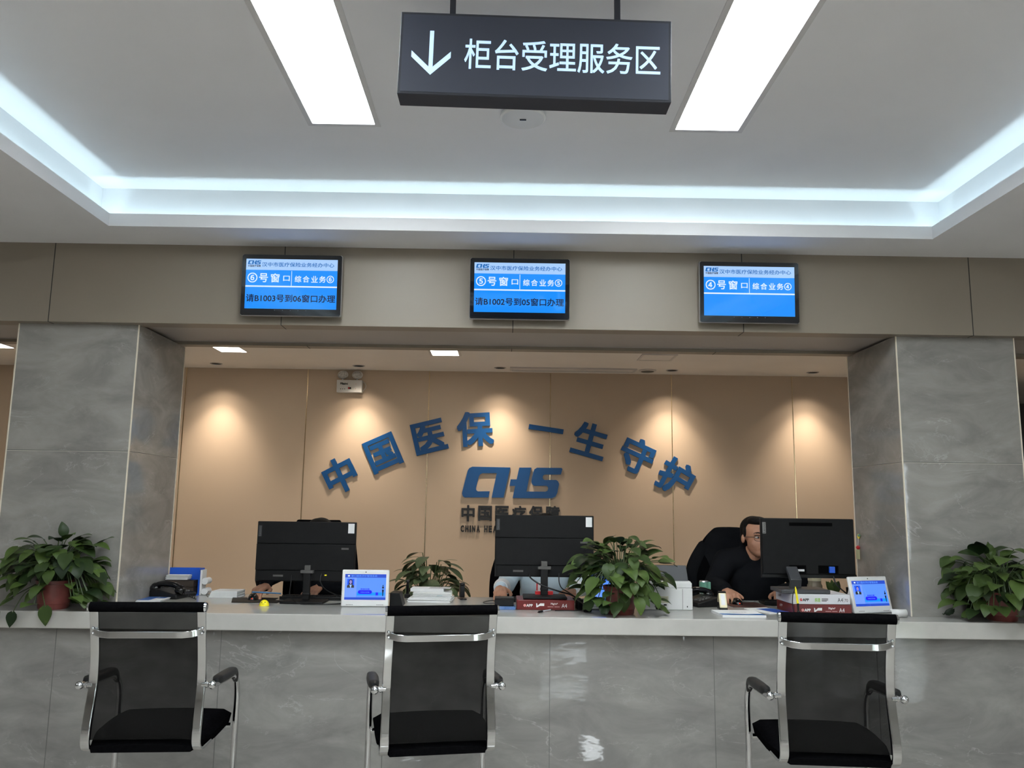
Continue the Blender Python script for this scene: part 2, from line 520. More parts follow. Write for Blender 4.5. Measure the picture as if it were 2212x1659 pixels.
# beam over the counter, clad in taupe panels
mb = MB()
BY0, BY1, BZ0, BZ1 = 4.195, 4.845, 2.203, 2.64
mb.box(-HX, HX, BY0, BY0 + .02, BZ0, BZ1)
mb.box(-HX, HX, BY1 - .02, BY1, BZ0, BZ1)
mb.box(-HX, HX, BY0 + .02, BY0 + .105, BZ0, BZ0 + .03)
mb.box(-HX, HX, BY1 - .075, BY1 - .02, BZ0, BZ0 + .03)
mb.cur = 2
mb.box(-HX, HX, BY0 + .105, BY1 - .075, BZ0 + .018, BZ0 + .03)
mb.cur = 1
for i in range(-6, 8):
    x = .034 + 1.218 * i
    mb.box(x - .0022, x + .0022, BY0 - .0008, BY0 + .01, BZ0, BZ1)
    mb.box(x - .0022, x + .0022, BY0, BY0 + .105, BZ0 - .0008, BZ0 + .01)
    mb.box(x - .0022, x + .0022, BY1 - .075, BY1, BZ0 - .0008, BZ0 + .01)
struct('beam', mb, [M_beam, M_seam, M_soffit], 'taupe panelled beam spanning the counter between the two pillars', 'beam', smooth=0)

# pillars
def pillar(x0, x1, y0, y1, label):
    mb = MB(); mb.box(x0, x1, y0, y1, 0, 2.206)
    mb.cur = 1
    mb.box(x0 - .0008, x1 + .0008, y0 - .0008, y1 + .0008, 1.5305, 1.5345)
    o = struct('pillar', mb, [M_pillar, M_frontseam], label, 'pillar', smooth=0)
    g = MB()
    e = .003
    for x in (x0, x1):
        for y in (y0, y1):
            g.box(x - e, x + e, y - e, y + e, .75, 2.2055)
    g.box(x0 - .0012, x1 + .0012, y0 - .0012, y1 + .0012, 1.5295, 1.5307)
    build('edge_strip', g, M_cream_trim, o, smooth=0)
    return o
pillar(-2.582, -1.950, 4.25, 4.88, 'grey marble tiled pillar beside the telephone and the left-hand plant')
pillar(2.082, 2.715, 4.25, 4.87, 'grey marble tiled pillar beside the tablet and the right-hand plant')

# feature wall behind the staff: beige panels with thin gold strips
mb = MB(); mb.box(-HX, 4.6, YB, YB + .08, 0, 2.62)
struct('wall_back', mb, M_wall, 'beige panelled feature wall carrying the blue lettering', 'wall', smooth=0)
mb = MB(); mb.box(4.6, HX, 9.8, 9.88, 0, 2.62); mb.box(4.6, 4.64, YB, 9.8, 0, 2.62)
struct('wall_far', mb, M_greywall, 'dark grey wall beyond the right pillar', 'wall', smooth=0)
for i in range(-4, 4):
    x = .446 + 1.203 * i
    mb = MB(); mb.box(x - .004, x + .004, YB - .003, YB, 0, 2.59)
    struct('trim_%d' % (i + 5), mb, M_gold, 'thin gold strip in the joint of the beige wall, number %d from its left end' % (i + 5), 'wall strip', smooth=0)
mb = MB(); mb.box(-HX - .1, -HX, HY0, 10, 0, 2.95)
struct('wall_left', mb, M_hall, 'pale hall wall on the left, outside the view', 'wall', smooth=0)
mb = MB(); mb.box(HX, HX + .1, HY0, 10, 0, 2.95)
struct('wall_right', mb, M_hall, 'pale hall wall on the right, outside the view', 'wall', smooth=0)
# wall behind the camera with glazed openings (daylight and greenery)
mb = MB()
ops = [(.72, 1.66, 1.40, 2.36), (5.6, 8.2, .25, 2.3)]
cur = -HX
for a, b, z0, z1 in ops:
    mb.box(cur, a, HY0 - .1, HY0, 0, 2.95)
    mb.box(a, b, HY0 - .1, HY0, 0, z0); mb.box(a, b, HY0 - .1, HY0, z1, 2.95)
    cur = b
mb.box(cur, HX, HY0 - .1, HY0, 0, 2.95)
struct('wall_front', mb, M_hall, 'hall wall behind the camera with glazed openings', 'wall', smooth=0)
for k, (a, b, z0, z1) in enumerate(ops):
    mb = MB()
    zs = [(z0 - .02, z0 + .02), (1.64, 1.96), (2.08, 2.13), (z1 - .02, z1 + .02)] if k == 0 else [(z0 - .03, z0 + .03), (z1 - .03, z1 + .03)]
    for c, d in zs:
        mb.box(a, b, HY0 - .07, HY0 - .03, c, d)
    m = 2 if k == 0 else 4
    for j in range(m + 1):
        x = a + (b - a) * j / m
        if k != 0 or j in (0, m):
            mb.box(x - .03, x + .03, HY0 - .07, HY0 - .03, z0, z1)
    struct('window_%d' % (k + 1), mb, M_greywall, 'dark framed glazed opening in the wall behind the camera, %s' % ('narrow and barred', 'by the right corner')[k], 'window', smooth=0)

# LED tape in the ceiling trough
def led(name, x, y, sx, sy):
    L = bpy.data.lights.new(name, 'AREA'); L.shape = 'RECTANGLE'; L.size = sx; L.size_y = sy
    L.energy = COVE_WATTS * max(sx, sy); L.color = (.68, .92, 1.0)
    o = bpy.data.objects.new(name, L); COL.objects.link(o)
    o.location = (x, y, ZS + .001); o.rotation_euler = (PI, 0, 0)
    return o
led('cove_light', (XL + XR) / 2, YR + .037, XR - XL + .06, .010)
led('cove_light', XL - .037, (YF + YR) / 2, .010, YR - YF + .06)
led('cove_light', XR + .037, (YF + YR) / 2, .010, YR - YF + .06)

# recessed ceiling panels; rows past the first are unseen, added to light the room
def panel_light(x0, x1, y0, y1, z, label, group, fr=.014, m=M_paneldiff, depth=.012):
    t = thing('ceiling_light', label, 'ceiling light', ((x0 + x1) / 2, (y0 + y1) / 2, z), 0, group)
    f = MB(); lo = z - .003
    for a, b, c, d in ((x0 - .008, x1 + .008, y0 - .008, y0 + fr), (x0 - .008, x1 + .008, y1 - fr, y1 + .008), (x0 - .008, x0 + fr, y0 + fr, y1 - fr), (x1 - fr, x1 + .008, y0 + fr, y1 - fr)):
        f.box(a, b, c, d, lo, z + depth + .01)
    build('frame', f, M_frame, t, off=t.location, smooth=0)
    g = MB(); g.box(x0 + fr - .004, x1 - fr + .004, y0 + fr - .004, y1 - fr + .004, z + depth, z + depth + .008)
    build('diffuser', g, m, t, off=t.location, smooth=0)
    return t
for i, (x0, x1) in enumerate(PX):
    for j, (y0, y1) in enumerate(PY):
        side = ('to the left of the hanging sign', 'to the right of the hanging sign')[i]
        row = ('long bright ceiling panel light %s', 'added unseen fill panel light overhead, %s, second row', 'added unseen fill panel light behind the camera, %s')[j]
        panel_light(x0 + .002, x1 - .002, y0 + .002, y1 - .002, ZU, row % side, 'long panel lights in the recessed ceiling')
for k, (x, y) in enumerate([(-5.2, 1.6), (5.2, 1.6), (-1.4, -5.9), (1.5, -5.9)]):  # unseen hall panels added to brighten surfaces facing the camera
    mb = MB()
    panel_light(x - .15, x + .15, y - .6, y + .6, ZL - .0005, 'added fill light in the outer hall ceiling, out of view, %s' % ('front left', 'front right', 'by the entrance left', 'by the entrance right')[k], 'added fill lights of the outer hall', depth=-.0015)

# small square panels, hatch, grille, downlights behind the counter
for x0, x1, y0, y1, lab in ((-2.53, -2.28, 6.86, 7.12, 'small lit square panel in the staff ceiling, just right of the left pillar'),
                            (-.665, -.405, 6.88, 7.14, 'small lit square panel in the staff ceiling, near the middle of the beam'),
                            (-4.6, -4.31, 6.82, 7.09, 'small lit square panel in the staff ceiling, left of the left pillar')):
    panel_light(x0, x1, y0, y1, 2.5945, lab, 'small square lights behind the counter', m=M_paneldiff2, depth=-.0015)
for x, lab in ((-3.1, 'left'), (-.6, 'middle'), (1.9, 'right')):  # extra panels out of sight above the beam, added to light the staff area
    panel_light(x - .15, x + .15, 5.55, 5.85, 2.5945, 'added square fill light over the staff seats hidden by the beam, %s' % lab, 'small square lights behind the counter', m=M_paneldiff2, depth=-.0015)
t = thing('ceiling_hatch', 'unlit square hatch with a thin frame in the staff ceiling', 'ceiling hatch', (1.335, 7.08, 2.595))
f = MB()
for a, b, c, d in ((1.18, 1.49, 6.92, 6.94), (1.18, 1.49, 7.20, 7.22), (1.18, 1.20, 6.94, 7.20), (1.47, 1.49, 6.94, 7.20)):
    f.box(a, b, c, d, 2.588, 2.597)
build('frame', f, M_frame, t, off=t.location, smooth=0)
f = MB(); f.box(1.2, 1.47, 6.94, 7.20, 2.591, 2.597); build('panel', f, M_backceil, t, off=t.location, smooth=0)
t = thing('air_grille', 'long white air conditioning grille in the staff ceiling', 'air vent', (.65, 7.78, 2.595))
f = MB()
for a, b, c, d in ((.04, 1.26, 7.68, 7.70), (.04, 1.26, 7.85, 7.87), (.04, .06, 7.70, 7.85), (1.24, 1.26, 7.70, 7.85)):
    f.box(a, b, c, d, 2.585, 2.597)
build('frame', f, M_frame, t, off=t.location, smooth=0)
for k in range(7):
    f = MB(); y = 7.712 + .021 * k
    f.box(.06, 1.24, y - .006, y + .006, 2.589, 2.597); build('slat', f, M_backceil, t, off=t.location, smooth=0)
f = MB(); f.box(.06, 1.24, 7.70, 7.85, 2.594, 2.5945); build('duct', f, M_seam, t, off=t.location, smooth=0)
t = thing('ceiling_speaker', 'round white ceiling speaker right of the air grille', 'speaker', (1.371, 7.76, 2.595))
f = MB(); f.lathe([(.085, 0), (.085, -.008), (.07, -.014), (.0001, -.014)], n=32); build('rim', f, M_frame, t)
f = MB(); f.lathe([(.062, -.0142), (.062, -.016), (.0001, -.016)], n=32); build('grille', f, M_greywall, t)
for x, lab in ((-4.15, 'hidden by the left pillar'), (-2.785, 'nearest the left pillar'), (-1.417, 'above the twin lamp emergency light'), (-.055, 'left of the air grille'), (1.605, 'beside the round speaker'), (2.969, 'nearest the right pillar'), (4.3, 'hidden by the right pillar')):
    t = thing('downlight', 'recessed round downlight in the staff ceiling, %s' % lab, 'downlight', (x, 7.74, 2.595), 0, 'downlights along the feature wall')
    f = MB(); f.lathe([(.058, .001), (.058, -.005), (.047, -.006), (.046, .0005)], n=24); build('trim_ring', f, M_silver, t)
    f = MB(); f.lathe([(.046, -.001), (.0001, -.001)], n=24); build('reflector', f, M_blackplastic, t)
    L = bpy.data.lights.new('downlight_beam', 'SPOT'); L.energy = SPOT_WATTS; L.color = (1.0, .84, .66)
    L.spot_size = R(112); L.spot_blend = 1.0; L.shadow_soft_size = .022
    o = bpy.data.objects.new('downlight_beam', L); COL.objects.link(o); o.location = (x, 7.74, 2.57)
    L2 = L.copy(); L2.energy = SPOT_WATTS * 4.6; L2.spot_size = R(80)         # brighter core of the same lamp
    o = bpy.data.objects.new('downlight_beam', L2); COL.objects.link(o); o.location = (x, 7.74, 2.57)

# counter: marble front and the continuous worktop
mb = MB(); mb.box(-6.5, 6.5, 4.10, 4.235, 0, .668)
mb.cur = 1
for i in range(-8, 8):
    x = .234 + .797 * i
    mb.box(x - .0015, x + .0015, 4.0994, 4.11, 0, .668)
t = build('service_counter', mb, [M_front, M_frontseam], smooth=0)
tag(t, 'grey marble slab front of the long service counter', 'counter')
mb = MB()
P = [(-6.5, 4.05), (6.5, 4.05), (6.5, 4.89), (2.719, 4.89), (2.719, 4.246), (2.078, 4.246), (2.078, 4.89), (-1.946, 4.89), (-1.946, 4.246), (-2.586, 4.246), (-2.586, 4.89), (-6.5, 4.89)]
mb.prism(P, (0, 0, .67), (1, 0, 0), (0, 1, 0), .08)
t = build('worktop', mb, M_top, smooth=0, bevel=.004)
tag(t, 'long off-white polished worktop of the service counter', 'worktop')

# =================================================================== SIGN, SCREENS, WALL LETTERING
X, Y_, Z = Vector((1, 0, 0)), Vector((0, 1, 0)), Vector((0, 0, 1))

# hanging direction sign
SY0, SY1 = 2.25, 2.325
sl = -.019
def sz(x, z): return z
t = thing('hanging_sign', 'black double-sided hanging sign with a lit white arrow and characters', 'sign', (.072, 2.2875, 2.47), 0)
Rt = Matrix.Rotation(.0185, 4, 'Y')
def place(o):
    o.matrix_basis = Rt @ o.matrix_basis
    return o
f = MB(); f.box(-.405, .405, -.0375, .0375, 0, .262)
place(build('case', f, M_signcase, t, bevel=.002))
for sgn in (-1, 1):
    f = MB(); f.box(-.397, .397, min(sgn * .0375, sgn * .0382), max(sgn * .0375, sgn * .0382), .008, .254)
    place(build('face_panel', f, M_signface, t, smooth=0))
    u = X * -sgn; o = Vector((0, sgn * .0384, 0))
    cx = -.310
    f = MB()
    P = [(-.0065, .204), (.0065, .204), (.0065, .089), (.0435, .126), (.0435, .143), (0, .100), (-.0435, .143), (-.0435, .126), (-.0065, .089)]
    k1 = [(-.0068, .203), (.0068, .203), (.0068, .082), (.0455, .122), (.0455, .142), (.0068, .104)]
    f.add([o + u * (cx + a) + Z * b for a, b in ((-.0062, .203), (.0062, .203), (.0062, .080), (-.0062, .080))], [(0, 1, 2, 3)])
    f.add([o + u * (cx + a) + Z * b for a, b in ((0, .062), (.0585, .118), (.0585, .138), (0, .082))], [(0, 1, 2, 3)])
    f.add([o + u * (cx + a) + Z * b for a, b in ((0, .062), (-.0585, .118), (-.0585, .138), (0, .082))], [(0, 1, 2, 3)])
    place(build('arrow', f, M_signtext, t, smooth=0))
    f = MB(); text(f, '柜台受理服务区', o, u, Z, (-.211, .372, .085, .182), bold=.007)
    place(build('lettering', f, M_signtext, t, smooth=0))
for x in (-.249, .252):
    f = MB(); f.box(x - .0085, x + .0085, -.0085, .0085, .262 - x * .0185, .386)
    build('hanger_rod', f, M_signcase, t, smooth=0)

t = thing('access_point', 'round white disc unit on the ceiling behind the hanging sign', 'ceiling unit', (.055, 3.115, ZU))
f = MB(); f.lathe([(.078, 0), (.093, -.012), (.093, -.02), (.086, -.026), (.0001, -.027)], n=40); build('housing', f, M_white, t)
f = MB(); f.box(-.013, .013, -.005, .005, -.0285, -.0265); build('marking', f, M_blackplastic, t, smooth=0)

# three call screens on the beam, leaning forward at the top
def call_screen(x, num, msg, label, dots):
    t = thing('call_screen', label, 'screen', (x, BY0, 2.40), 0, None)
    w, h = .522, .325
    T = Matrix.Translation((0, -.058, 0)) @ Matrix.Rotation(R(3.0), 4, 'X')
    def loc(o):
        o.matrix_basis = T @ o.matrix_basis; return o
    f = MB(); f.box(-w / 2, w / 2, -.012, .016, -h / 2, h / 2)
    b = loc(build('casing', f, M_silver, t)); bv = b.modifiers.new('bevel', 'BEVEL'); bv.width = .008; bv.segments = 4; bv.limit_method = 'ANGLE'
    # corner-rounded black glass
    f = MB(); r = .010; pts = []
    a, c = w / 2 - .0022, h / 2 - .0022
    for cx, cz, a0 in ((a - r, c - r, 0), (-a + r, c - r, 90), (-a + r, -c + r, 180), (a - r, -c + r, 270)):
        for k in range(6):
            an = R(a0 + 18 * k); pts.append((cx + r * math.cos(an), cz + r * math.sin(an)))
    f.prism(pts[::-1], (0, -.0120, 0), -X, Z, -.0010) if False else f.prism(pts, (0, -.0118, 0), X, Z, .0012)
    loc(build('glass_bezel', f, M_scr_black, t, smooth=0))
    f = MB(); f.box(-.06, .06, .012, .055, -.05, .05); build('wall_bracket', f, M_blackplastic, t, smooth=0)
    aw, ah = w * .911, h * .808
    ox, oz = -w * .4565, h * .5 - h * .078
    o = Vector((ox, -.0131, oz))
    def U(a): return a * aw
    def V(a): return -a * ah
    f = MB(); rect(f, o, X, Z, 0, aw, V(1), 0); loc(build('screen', f, M_sblue, t, smooth=0))
    l1 = o + Vector((0, -.0003, 0)); l2 = o + Vector((0, -.0006, 0))
    f = MB(); rect(f, l1, X, Z, 0, aw, V(.222), 0); loc(build('header_band', f, M_shead, t, smooth=0))
    f = MB(); rect(f, l1, X, Z, 0, aw, V(.565), V(.537)); rect(f, l1, X, Z, U(.4975), U(.5035), V(.535), V(.235)); loc(build('dividing_line', f, M_swhite, t, smooth=0))
    f = MB()
    for poly in (CH_A, CH_B):
        pl = logo_poly(poly, U(.145)); c = Vector((U(.09), 0, V(.072)))
        f.add([l2 + c + X * a + Z * b for a, b in pl], [tuple(range(len(pl)))])
    loc(build('logo', f, M_sdark, t, smooth=0))
    f = MB(); text(f, '中国医疗保障', l2, X, Z, (U(.02), U(.158), V(.165), V(.122)), bold=.02); loc(build('logo_caption', f, M_sblack, t, smooth=0))
    f = MB(); text(f, '汉中市医疗保险业务经办中心', l2, X, Z, (U(.172), U(.963), V(.155), V(.065)), bold=.012); loc(build('title_lettering', f, M_sdark, t, smooth=0))
    f = MB()
    text(f, num, l2, X, Z, (U(.02), U(.128), V(.478), V(.282)), bold=.012)
    two = MB()
    for ch, a in (('号', .195), ('窗', .322), ('口', .446)):
        s = .048 if ch != '口' else .036
        text(f, ch, l2, X, Z, (U(a - s), U(a + s), V(.47 if ch != '口' else .44), V(.29 if ch != '口' else .335)), bold=.015)
    loc(build('window_lettering', f, M_swhite, t, smooth=0))
    for ch, a in (('综', .572), ('合', .66), ('业', .752), ('务', .84)):
        text(two, ch, l2, X, Z, (U(a - .036), U(a + .036), V(.462), V(.33)), bold=.015)
    text(two, num, l2, X, Z, (U(.885), U(.965), V(.468), V(.322)), bold=.012)
    loc(build('service_lettering', two, M_swhite, t, smooth=0))
    if msg:
        f = MB(); text(f, msg, l2, X, Z, (U(.012), U(.985), V(.865), V(.71)), bold=.016); loc(build('call_lettering', f, M_sblack, t, smooth=0))
    if dots:
        for k in range(5):
            f = MB(); disc(f, o, X, Z, U(.33 + .085 * k), V(1.03), .0016, lift=.0002, n=8)
            loc(build('menu_mark', f, mat('menu_grey', S(120, 125, 140), .4, emit=S(120, 125, 140), es=.5), t, smooth=0))
call_screen(-1.122, '⑥', '请B1003号到06窗口办理', 'call screen for window 6 on the beam, showing ticket B1003', True)
call_screen(.067, '⑤', '请B1002号到05窗口办理', 'call screen for window 5 on the beam, showing ticket B1002', False)
call_screen(1.267, '④', None, 'call screen for window 4 on the beam, its lower half empty blue', True)

# raised lettering on the feature wall
LY = YB - .0005
def wall_char(ch, x, z, size, ang, m, label, depth=.013, bold=.026, cat='wall letter', group=None, fit=None):
    t = MB()
    u = Vector((math.cos(ang), 0, math.sin(ang))); v = Vector((-math.sin(ang), 0, math.cos(ang)))
    vs, fs, bb = glyphs(ch)
    b2 = bold
    w, h = bb[1] - bb[0] + 2 * b2, bb[3] - bb[2] + 2 * b2
    if fit:
        bx = (-fit[0] / 2, fit[0] / 2, -fit[1] / 2, fit[1] / 2)
    else:
        bx = (-w * size / 2, w * size / 2, -h * size / 2, h * size / 2)
    text(t, ch, (0, 0, 0), u, v, bx, bold=b2, depth=depth)
    o = build('wall_character', t, m, smooth=0)
    o.location = (x, LY, z)
    return tag(o, label, cat, group)
for ch, x, z, ang, lab in (('中', -1.599, 1.553, 28, 'big blue raised character at the far left, lowest end of the arc'),
                           ('国', -1.191, 1.774, 24.5, 'big blue raised square-framed character, second from the left in the arc'),
                           ('医', -.742, 1.941, 14.5, 'big blue raised open-sided character, third from the left in the arc'),
                           ('保', -.293, 2.023, 4, 'big blue raised character just left of the gap at the top of the arc'),
                           ('一', .405, 2.031, -8, 'blue raised character of one single stroke right of the gap in the arc'),
                           ('生', .84, 1.928, -15.5, 'big blue raised character, third from the right in the arc'),
                           ('守', 1.298, 1.782, -24, 'big blue raised roofed character, second from the right in the arc'),
                           ('护', 1.675, 1.576, -30, 'big blue raised character at the far right, lowest end of the arc')):
    wall_char(ch, x, z, .355, R(ang) , M_blueL, lab, group=None)
t = thing('wall_logo', 'big blue raised three-letter logo at the centre of the feature wall', 'logo', (.080, LY, 1.504))
for poly in (CH_A, CH_B):
    f = MB(); f.prism([(a, b) for a, b in logo_poly(poly, .9755)], (0, 0, 0), X, Z, .013)
    build('logo_form', f, M_blueL, t, smooth=0)
for i, ch in enumerate('中国医疗保障'):
    wall_char(ch, -.345 + .1645 * i, 1.203 + .0015 * i, .15, R(0), M_blackL, 'black raised character, %s of six in the row under the blue logo' % ('first', 'second', 'third', 'fourth', 'fifth', 'last')[i], .012, .03, fit=(.134, .146) if i else (.128, .156))
vs, fs, bb = glyphs('CHINA HEALTHCARE SECURITY')
words = ['CHINA', 'HEALTHCARE', 'SECURITY']
pos = -.419
tot = 23 * .0385 + 2 * .036
ordn = ['first', 'second', 'third', 'fourth', 'fifth', 'sixth', 'seventh', 'eighth', 'ninth', 'tenth']
for wd in words:
    for i, ch in enumerate(wd):
        wd_w = .013 if ch == 'I' else .032
        adv = .0225 if ch == 'I' else .0435
        wall_char(ch, pos + adv / 2, 1.055, .066, 0, M_blackL, 'small black raised letter, %s letter of the %s English word' % (ordn[i], {'CHINA': 'first', 'HEALTHCARE': 'second', 'SECURITY': 'third'}[wd]), .011, .035, fit=(wd_w, .064))
        pos += adv
    pos += .030

# twin-lamp emergency light
t = thing('emergency_light', 'white twin-lamp emergency light box high on the beige wall', 'emergency light', (-1.538, YB, 2.425))
f = MB(); f.box(-.125, .125, -.055, 0, -.063, .060); build('case', f, M_white, t, bevel=.004)
for x in (-.072, .072):
    f = MB(); f.tube([(x, -.03, .058), (x, -.03, .085)], .009, 10)
    f.ell((x, -.028, .115), (.053, .030, .041)); lm = build('lamp_housing', f, M_white, t)
    f = MB(); f.ell((x, -.047, .113), (.045, .014, .034)); build('lamp_lens', f, noisy('faceted_lens', (.35, .34, .32), (.75, .74, .72), 60, .15), lm)
f = MB(); text(f, 'Pfbaimi', (0, -.0554, 0), X, Z, (-.09, -.015, .012, .034), bold=.03); build('lettering', f, M_blackplastic, t, smooth=0)
f = MB(); f.box(-.012, .018, -.0575, -.055, -.03, -.012); build('switch', f, M_blackplastic, t, smooth=0)
f = MB(); f.box(-.010, .004, -.0585, -.0575, -.028, -.014); build('switch_rocker', f, M_redb, t, smooth=0)
f = MB(); f.box(.05, .08, -.0562, -.055, -.04, .03); build('indicator_plate', f, M_paper, t, smooth=0)
for z in (.02, -.028):
    f = MB(); disc(f, (0, -.0564, 0), X, Z, .065, z, .003, n=10)
    build('indicator_lamp', f, M_redb, t, smooth=0)
for k in range(3):
    f = MB(); f.box(-.088 + .02 * k, -.08 + .02 * k, -.0556, -.055, -.034, -.026)
    build('symbol_mark', f, M_greywall, t, smooth=0)
f = MB(); f.tube(smoothpath([(.125, -.02, .052), (.150, -.02, .03), (.155, -.02, -.01), (.128, -.02, -.048)]), .0035, 8); build('cable', f, M_white, t)

# =================================================================== VISITOR CHAIRS
def make_visitor_chair(label, loc, rz):
    t = thing('visitor_chair', label, 'chair', loc, rz, 'chrome framed mesh visitor chairs')
    prof = smoothpath([(.12, .372), (0, .366), (-.13, .364), (-.195, .368), (-.226, .392), (-.229, .44), (-.218, .51), (-.205, .58), (-.203, .63), (-.211, .70), (-.232, .79), (-.258, .884)], 5)
    prof = [(p[0], p[1]) for p in [(v.x, v.y) for v in [Vector((a[0], a[1], 0)) for a in prof]]]
    def ux(z): return .1985 if z < .45 else .1985 - .004 * min(1, (z - .45) / .3)
    for s in (-1, 1):
        f = MB(); f.tube([(s * ux(z), y, z) for y, z in prof], 1, flat=(.016, .0065), up=(1, 0, 0))
        build('back_upright', f, M_chrome, t, bevel=.003, seg=2)
    # mesh sling of the back
    f = MB(); rows = [(y, z) for y, z in prof if z > .40]
    nx = 10; vs = []
    for y, z in rows:
        for i in range(nx + 1):
            a = -1 + 2 * i / nx
            vs.append((a * .186, y + .004 + .018 * (1 - a * a) * min(1, (z - .40) / .15), z))
    w = nx + 1
    f.add(vs, [(r * w + i, r * w + i + 1, (r + 1) * w + i + 1, (r + 1) * w + i) for r in range(len(rows) - 1) for i in range(nx)])
    build('mesh_back', f, M_mesh, t)
    for s in (-1, 1):
        f = MB(); f.tube([(s * .1835, y + .004, z) for y, z in rows], .0035, 6); build('mesh_edge', f, M_blackfabric, t)
    f = MB(); f.tube([(-.207, -.262, .888), (.207, -.262, .888)], .0185, 20); build('top_roll', f, M_blackfabric, t)
    for s in (-1, 1):
        f = MB(); f.tube([(s * .207, -.262, .888), (s * .2145, -.262, .888)], [.0185, .0165], 20); build('end_cap', f, M_chrome, t)
    f = MB(); P = []
    for i in range(13):
        a = -1 + 2 * i / 12
        b = min(1, (1 - abs(a)) / .22)
        P.append((a * .198, -.2405 - .026 * b, .797 - .009 * b))
    f.tube(P, 1, flat=(.0125, .004), up=(0, 0, 1)); br = build('cross_bar', f, M_chrome, t, bevel=.002)
    for s in (-1, 1):
        for z in (.789, .808):
            f = MB(); f.ell((s * .198, -.247, z), (.006, .004, .006), n=12, m=8); build('bolt', f, M_chrome, br)
    for s in (-1, 1):
        f = MB(); x = s * .240
        pts = smoothpath([(x, -.212, .599), (x, -.15, .592), (x, -.02, .583), (x, .09, .574), (x, .155, .548), (x, .188, .49), (x, .192, .40), (x, .192, .12), (x, .180, .045), (x, .14, .014), (x, .05, .013), (x, -.24, .013)], 5)
        f.tube(pts, .0125, 14); tb = build('arm_leg_tube', f, M_chrome, t)
        f = MB(); f.ell((x, -.216, .599), (.0155, .0155, .0155), n=16, m=10); build('ball_cap', f, M_chrome, tb)
        f = MB(); f.tube([(s * .20, -.204, .598), (s * .232, -.206, .599)], .009, 12); f.tube([(s * .216, -.205, .5985), (s * .222, -.205, .5985)], .012, 12); build('arm_stub', f, M_chrome, tb)
        # pad
        f = MB(); vs = []; k = 14; prof2 = []
        for i in range(k + 1):
            q = i / k; y = -.165 + .315 * q
            zc = .600 - .016 * q - (.045 * max(0, (q - .78) / .22) ** 2)
            hw = .021 * (1 if 0 < i < k else .6) * (.8 + .35 * math.sin(PI * min(1, q * 1.1)))
            hh = .0165 * (1 if 0 < i < k else .55)
            prof2.append((y, zc, hw, hh))
        for y, zc, hw, hh in prof2:
            for j in range(12):
                an = 2 * PI * j / 12
                ca, sa = math.cos(an), math.sin(an)
                vs.append((x + hw * math.copysign(abs(ca) ** .6, ca), y, zc + .004 + hh * math.copysign(abs(sa) ** .7, sa)))
        f.add(vs, [(r * 12 + j, r * 12 + (j + 1) % 12, (r + 1) * 12 + (j + 1) % 12, (r + 1) * 12 + j) for r in range(k) for j in range(12)] + [tuple(range(12))[::-1], tuple(k * 12 + j for j in range(12))])
        build('arm_pad', f, M_pad, t, smooth=60)
    # seat cushion
    f = MB(); ny, nx = 14, 14; top = []; bot = []
    for j in range(ny + 1):
        q = j / ny; y = -.222 + .435 * q
        hw = .184 + .042 * min(1, max(0, (q - .04) / .35)) ** .8
        if q > .9: hw -= .02 * ((q - .9) / .1) ** 2
        for i in range(nx + 1):
            a = -1 + 2 * i / nx
            e = max(abs(a), abs(2 * q - 1)); edge = max(0, (e - .80) / .2) ** 2
            z = .398 + .024 * min(1, q * 1.5) + .007 * (1 - a * a) - .016 * edge
            if q > .85: z -= .012 * ((q - .85) / .15) ** 2
            top.append((a * hw, y, z)); bot.append((a * hw * (.985 - .02 * edge), y, .352 + .010 * edge + .004 * q))
    w = nx + 1; n = len(top)
    F = [(r * w + i, r * w + i + 1, (r + 1) * w + i + 1, (r + 1) * w + i) for r in range(ny) for i in range(nx)]
    ring = [i for i in range(w)] + [r * w + nx for r in range(1, ny + 1)] + [ny * w + i for i in range(nx - 1, -1, -1)] + [r * w for r in range(ny - 1, 0, -1)]
    f.add(top + bot, F + [tuple(n + i for i in q[::-1]) for q in F] + [(ring[(k + 1) % len(ring)], ring[k], n + ring[k], n + ring[(k + 1) % len(ring)]) for k in range(len(ring))])
    build('seat', f, M_blackfabric, t, smooth=50)
    f = MB(); f.tube([(-.232, .15, .362), (.232, .15, .362)], .010, 12); build('seat_rail', f, M_chrome, t)
    f = MB(); f.tube([(-.24, -.235, .014), (.24, -.235, .014)], .012, 12); build('floor_bar', f, M_chrome, t)
    return t
ch0 = make_visitor_chair('black mesh visitor chair nearest the left pillar, in front of the telephone', (-1.343, 3.406, 0), .074)
dup(ch0, (-.274, 3.411, 0), .195, 'black mesh visitor chair in the middle, in front of the pile of papers')
dup(ch0, (1.25, 3.33, 0), -.078, 'black mesh visitor chair in front of the two stacked paper reams')

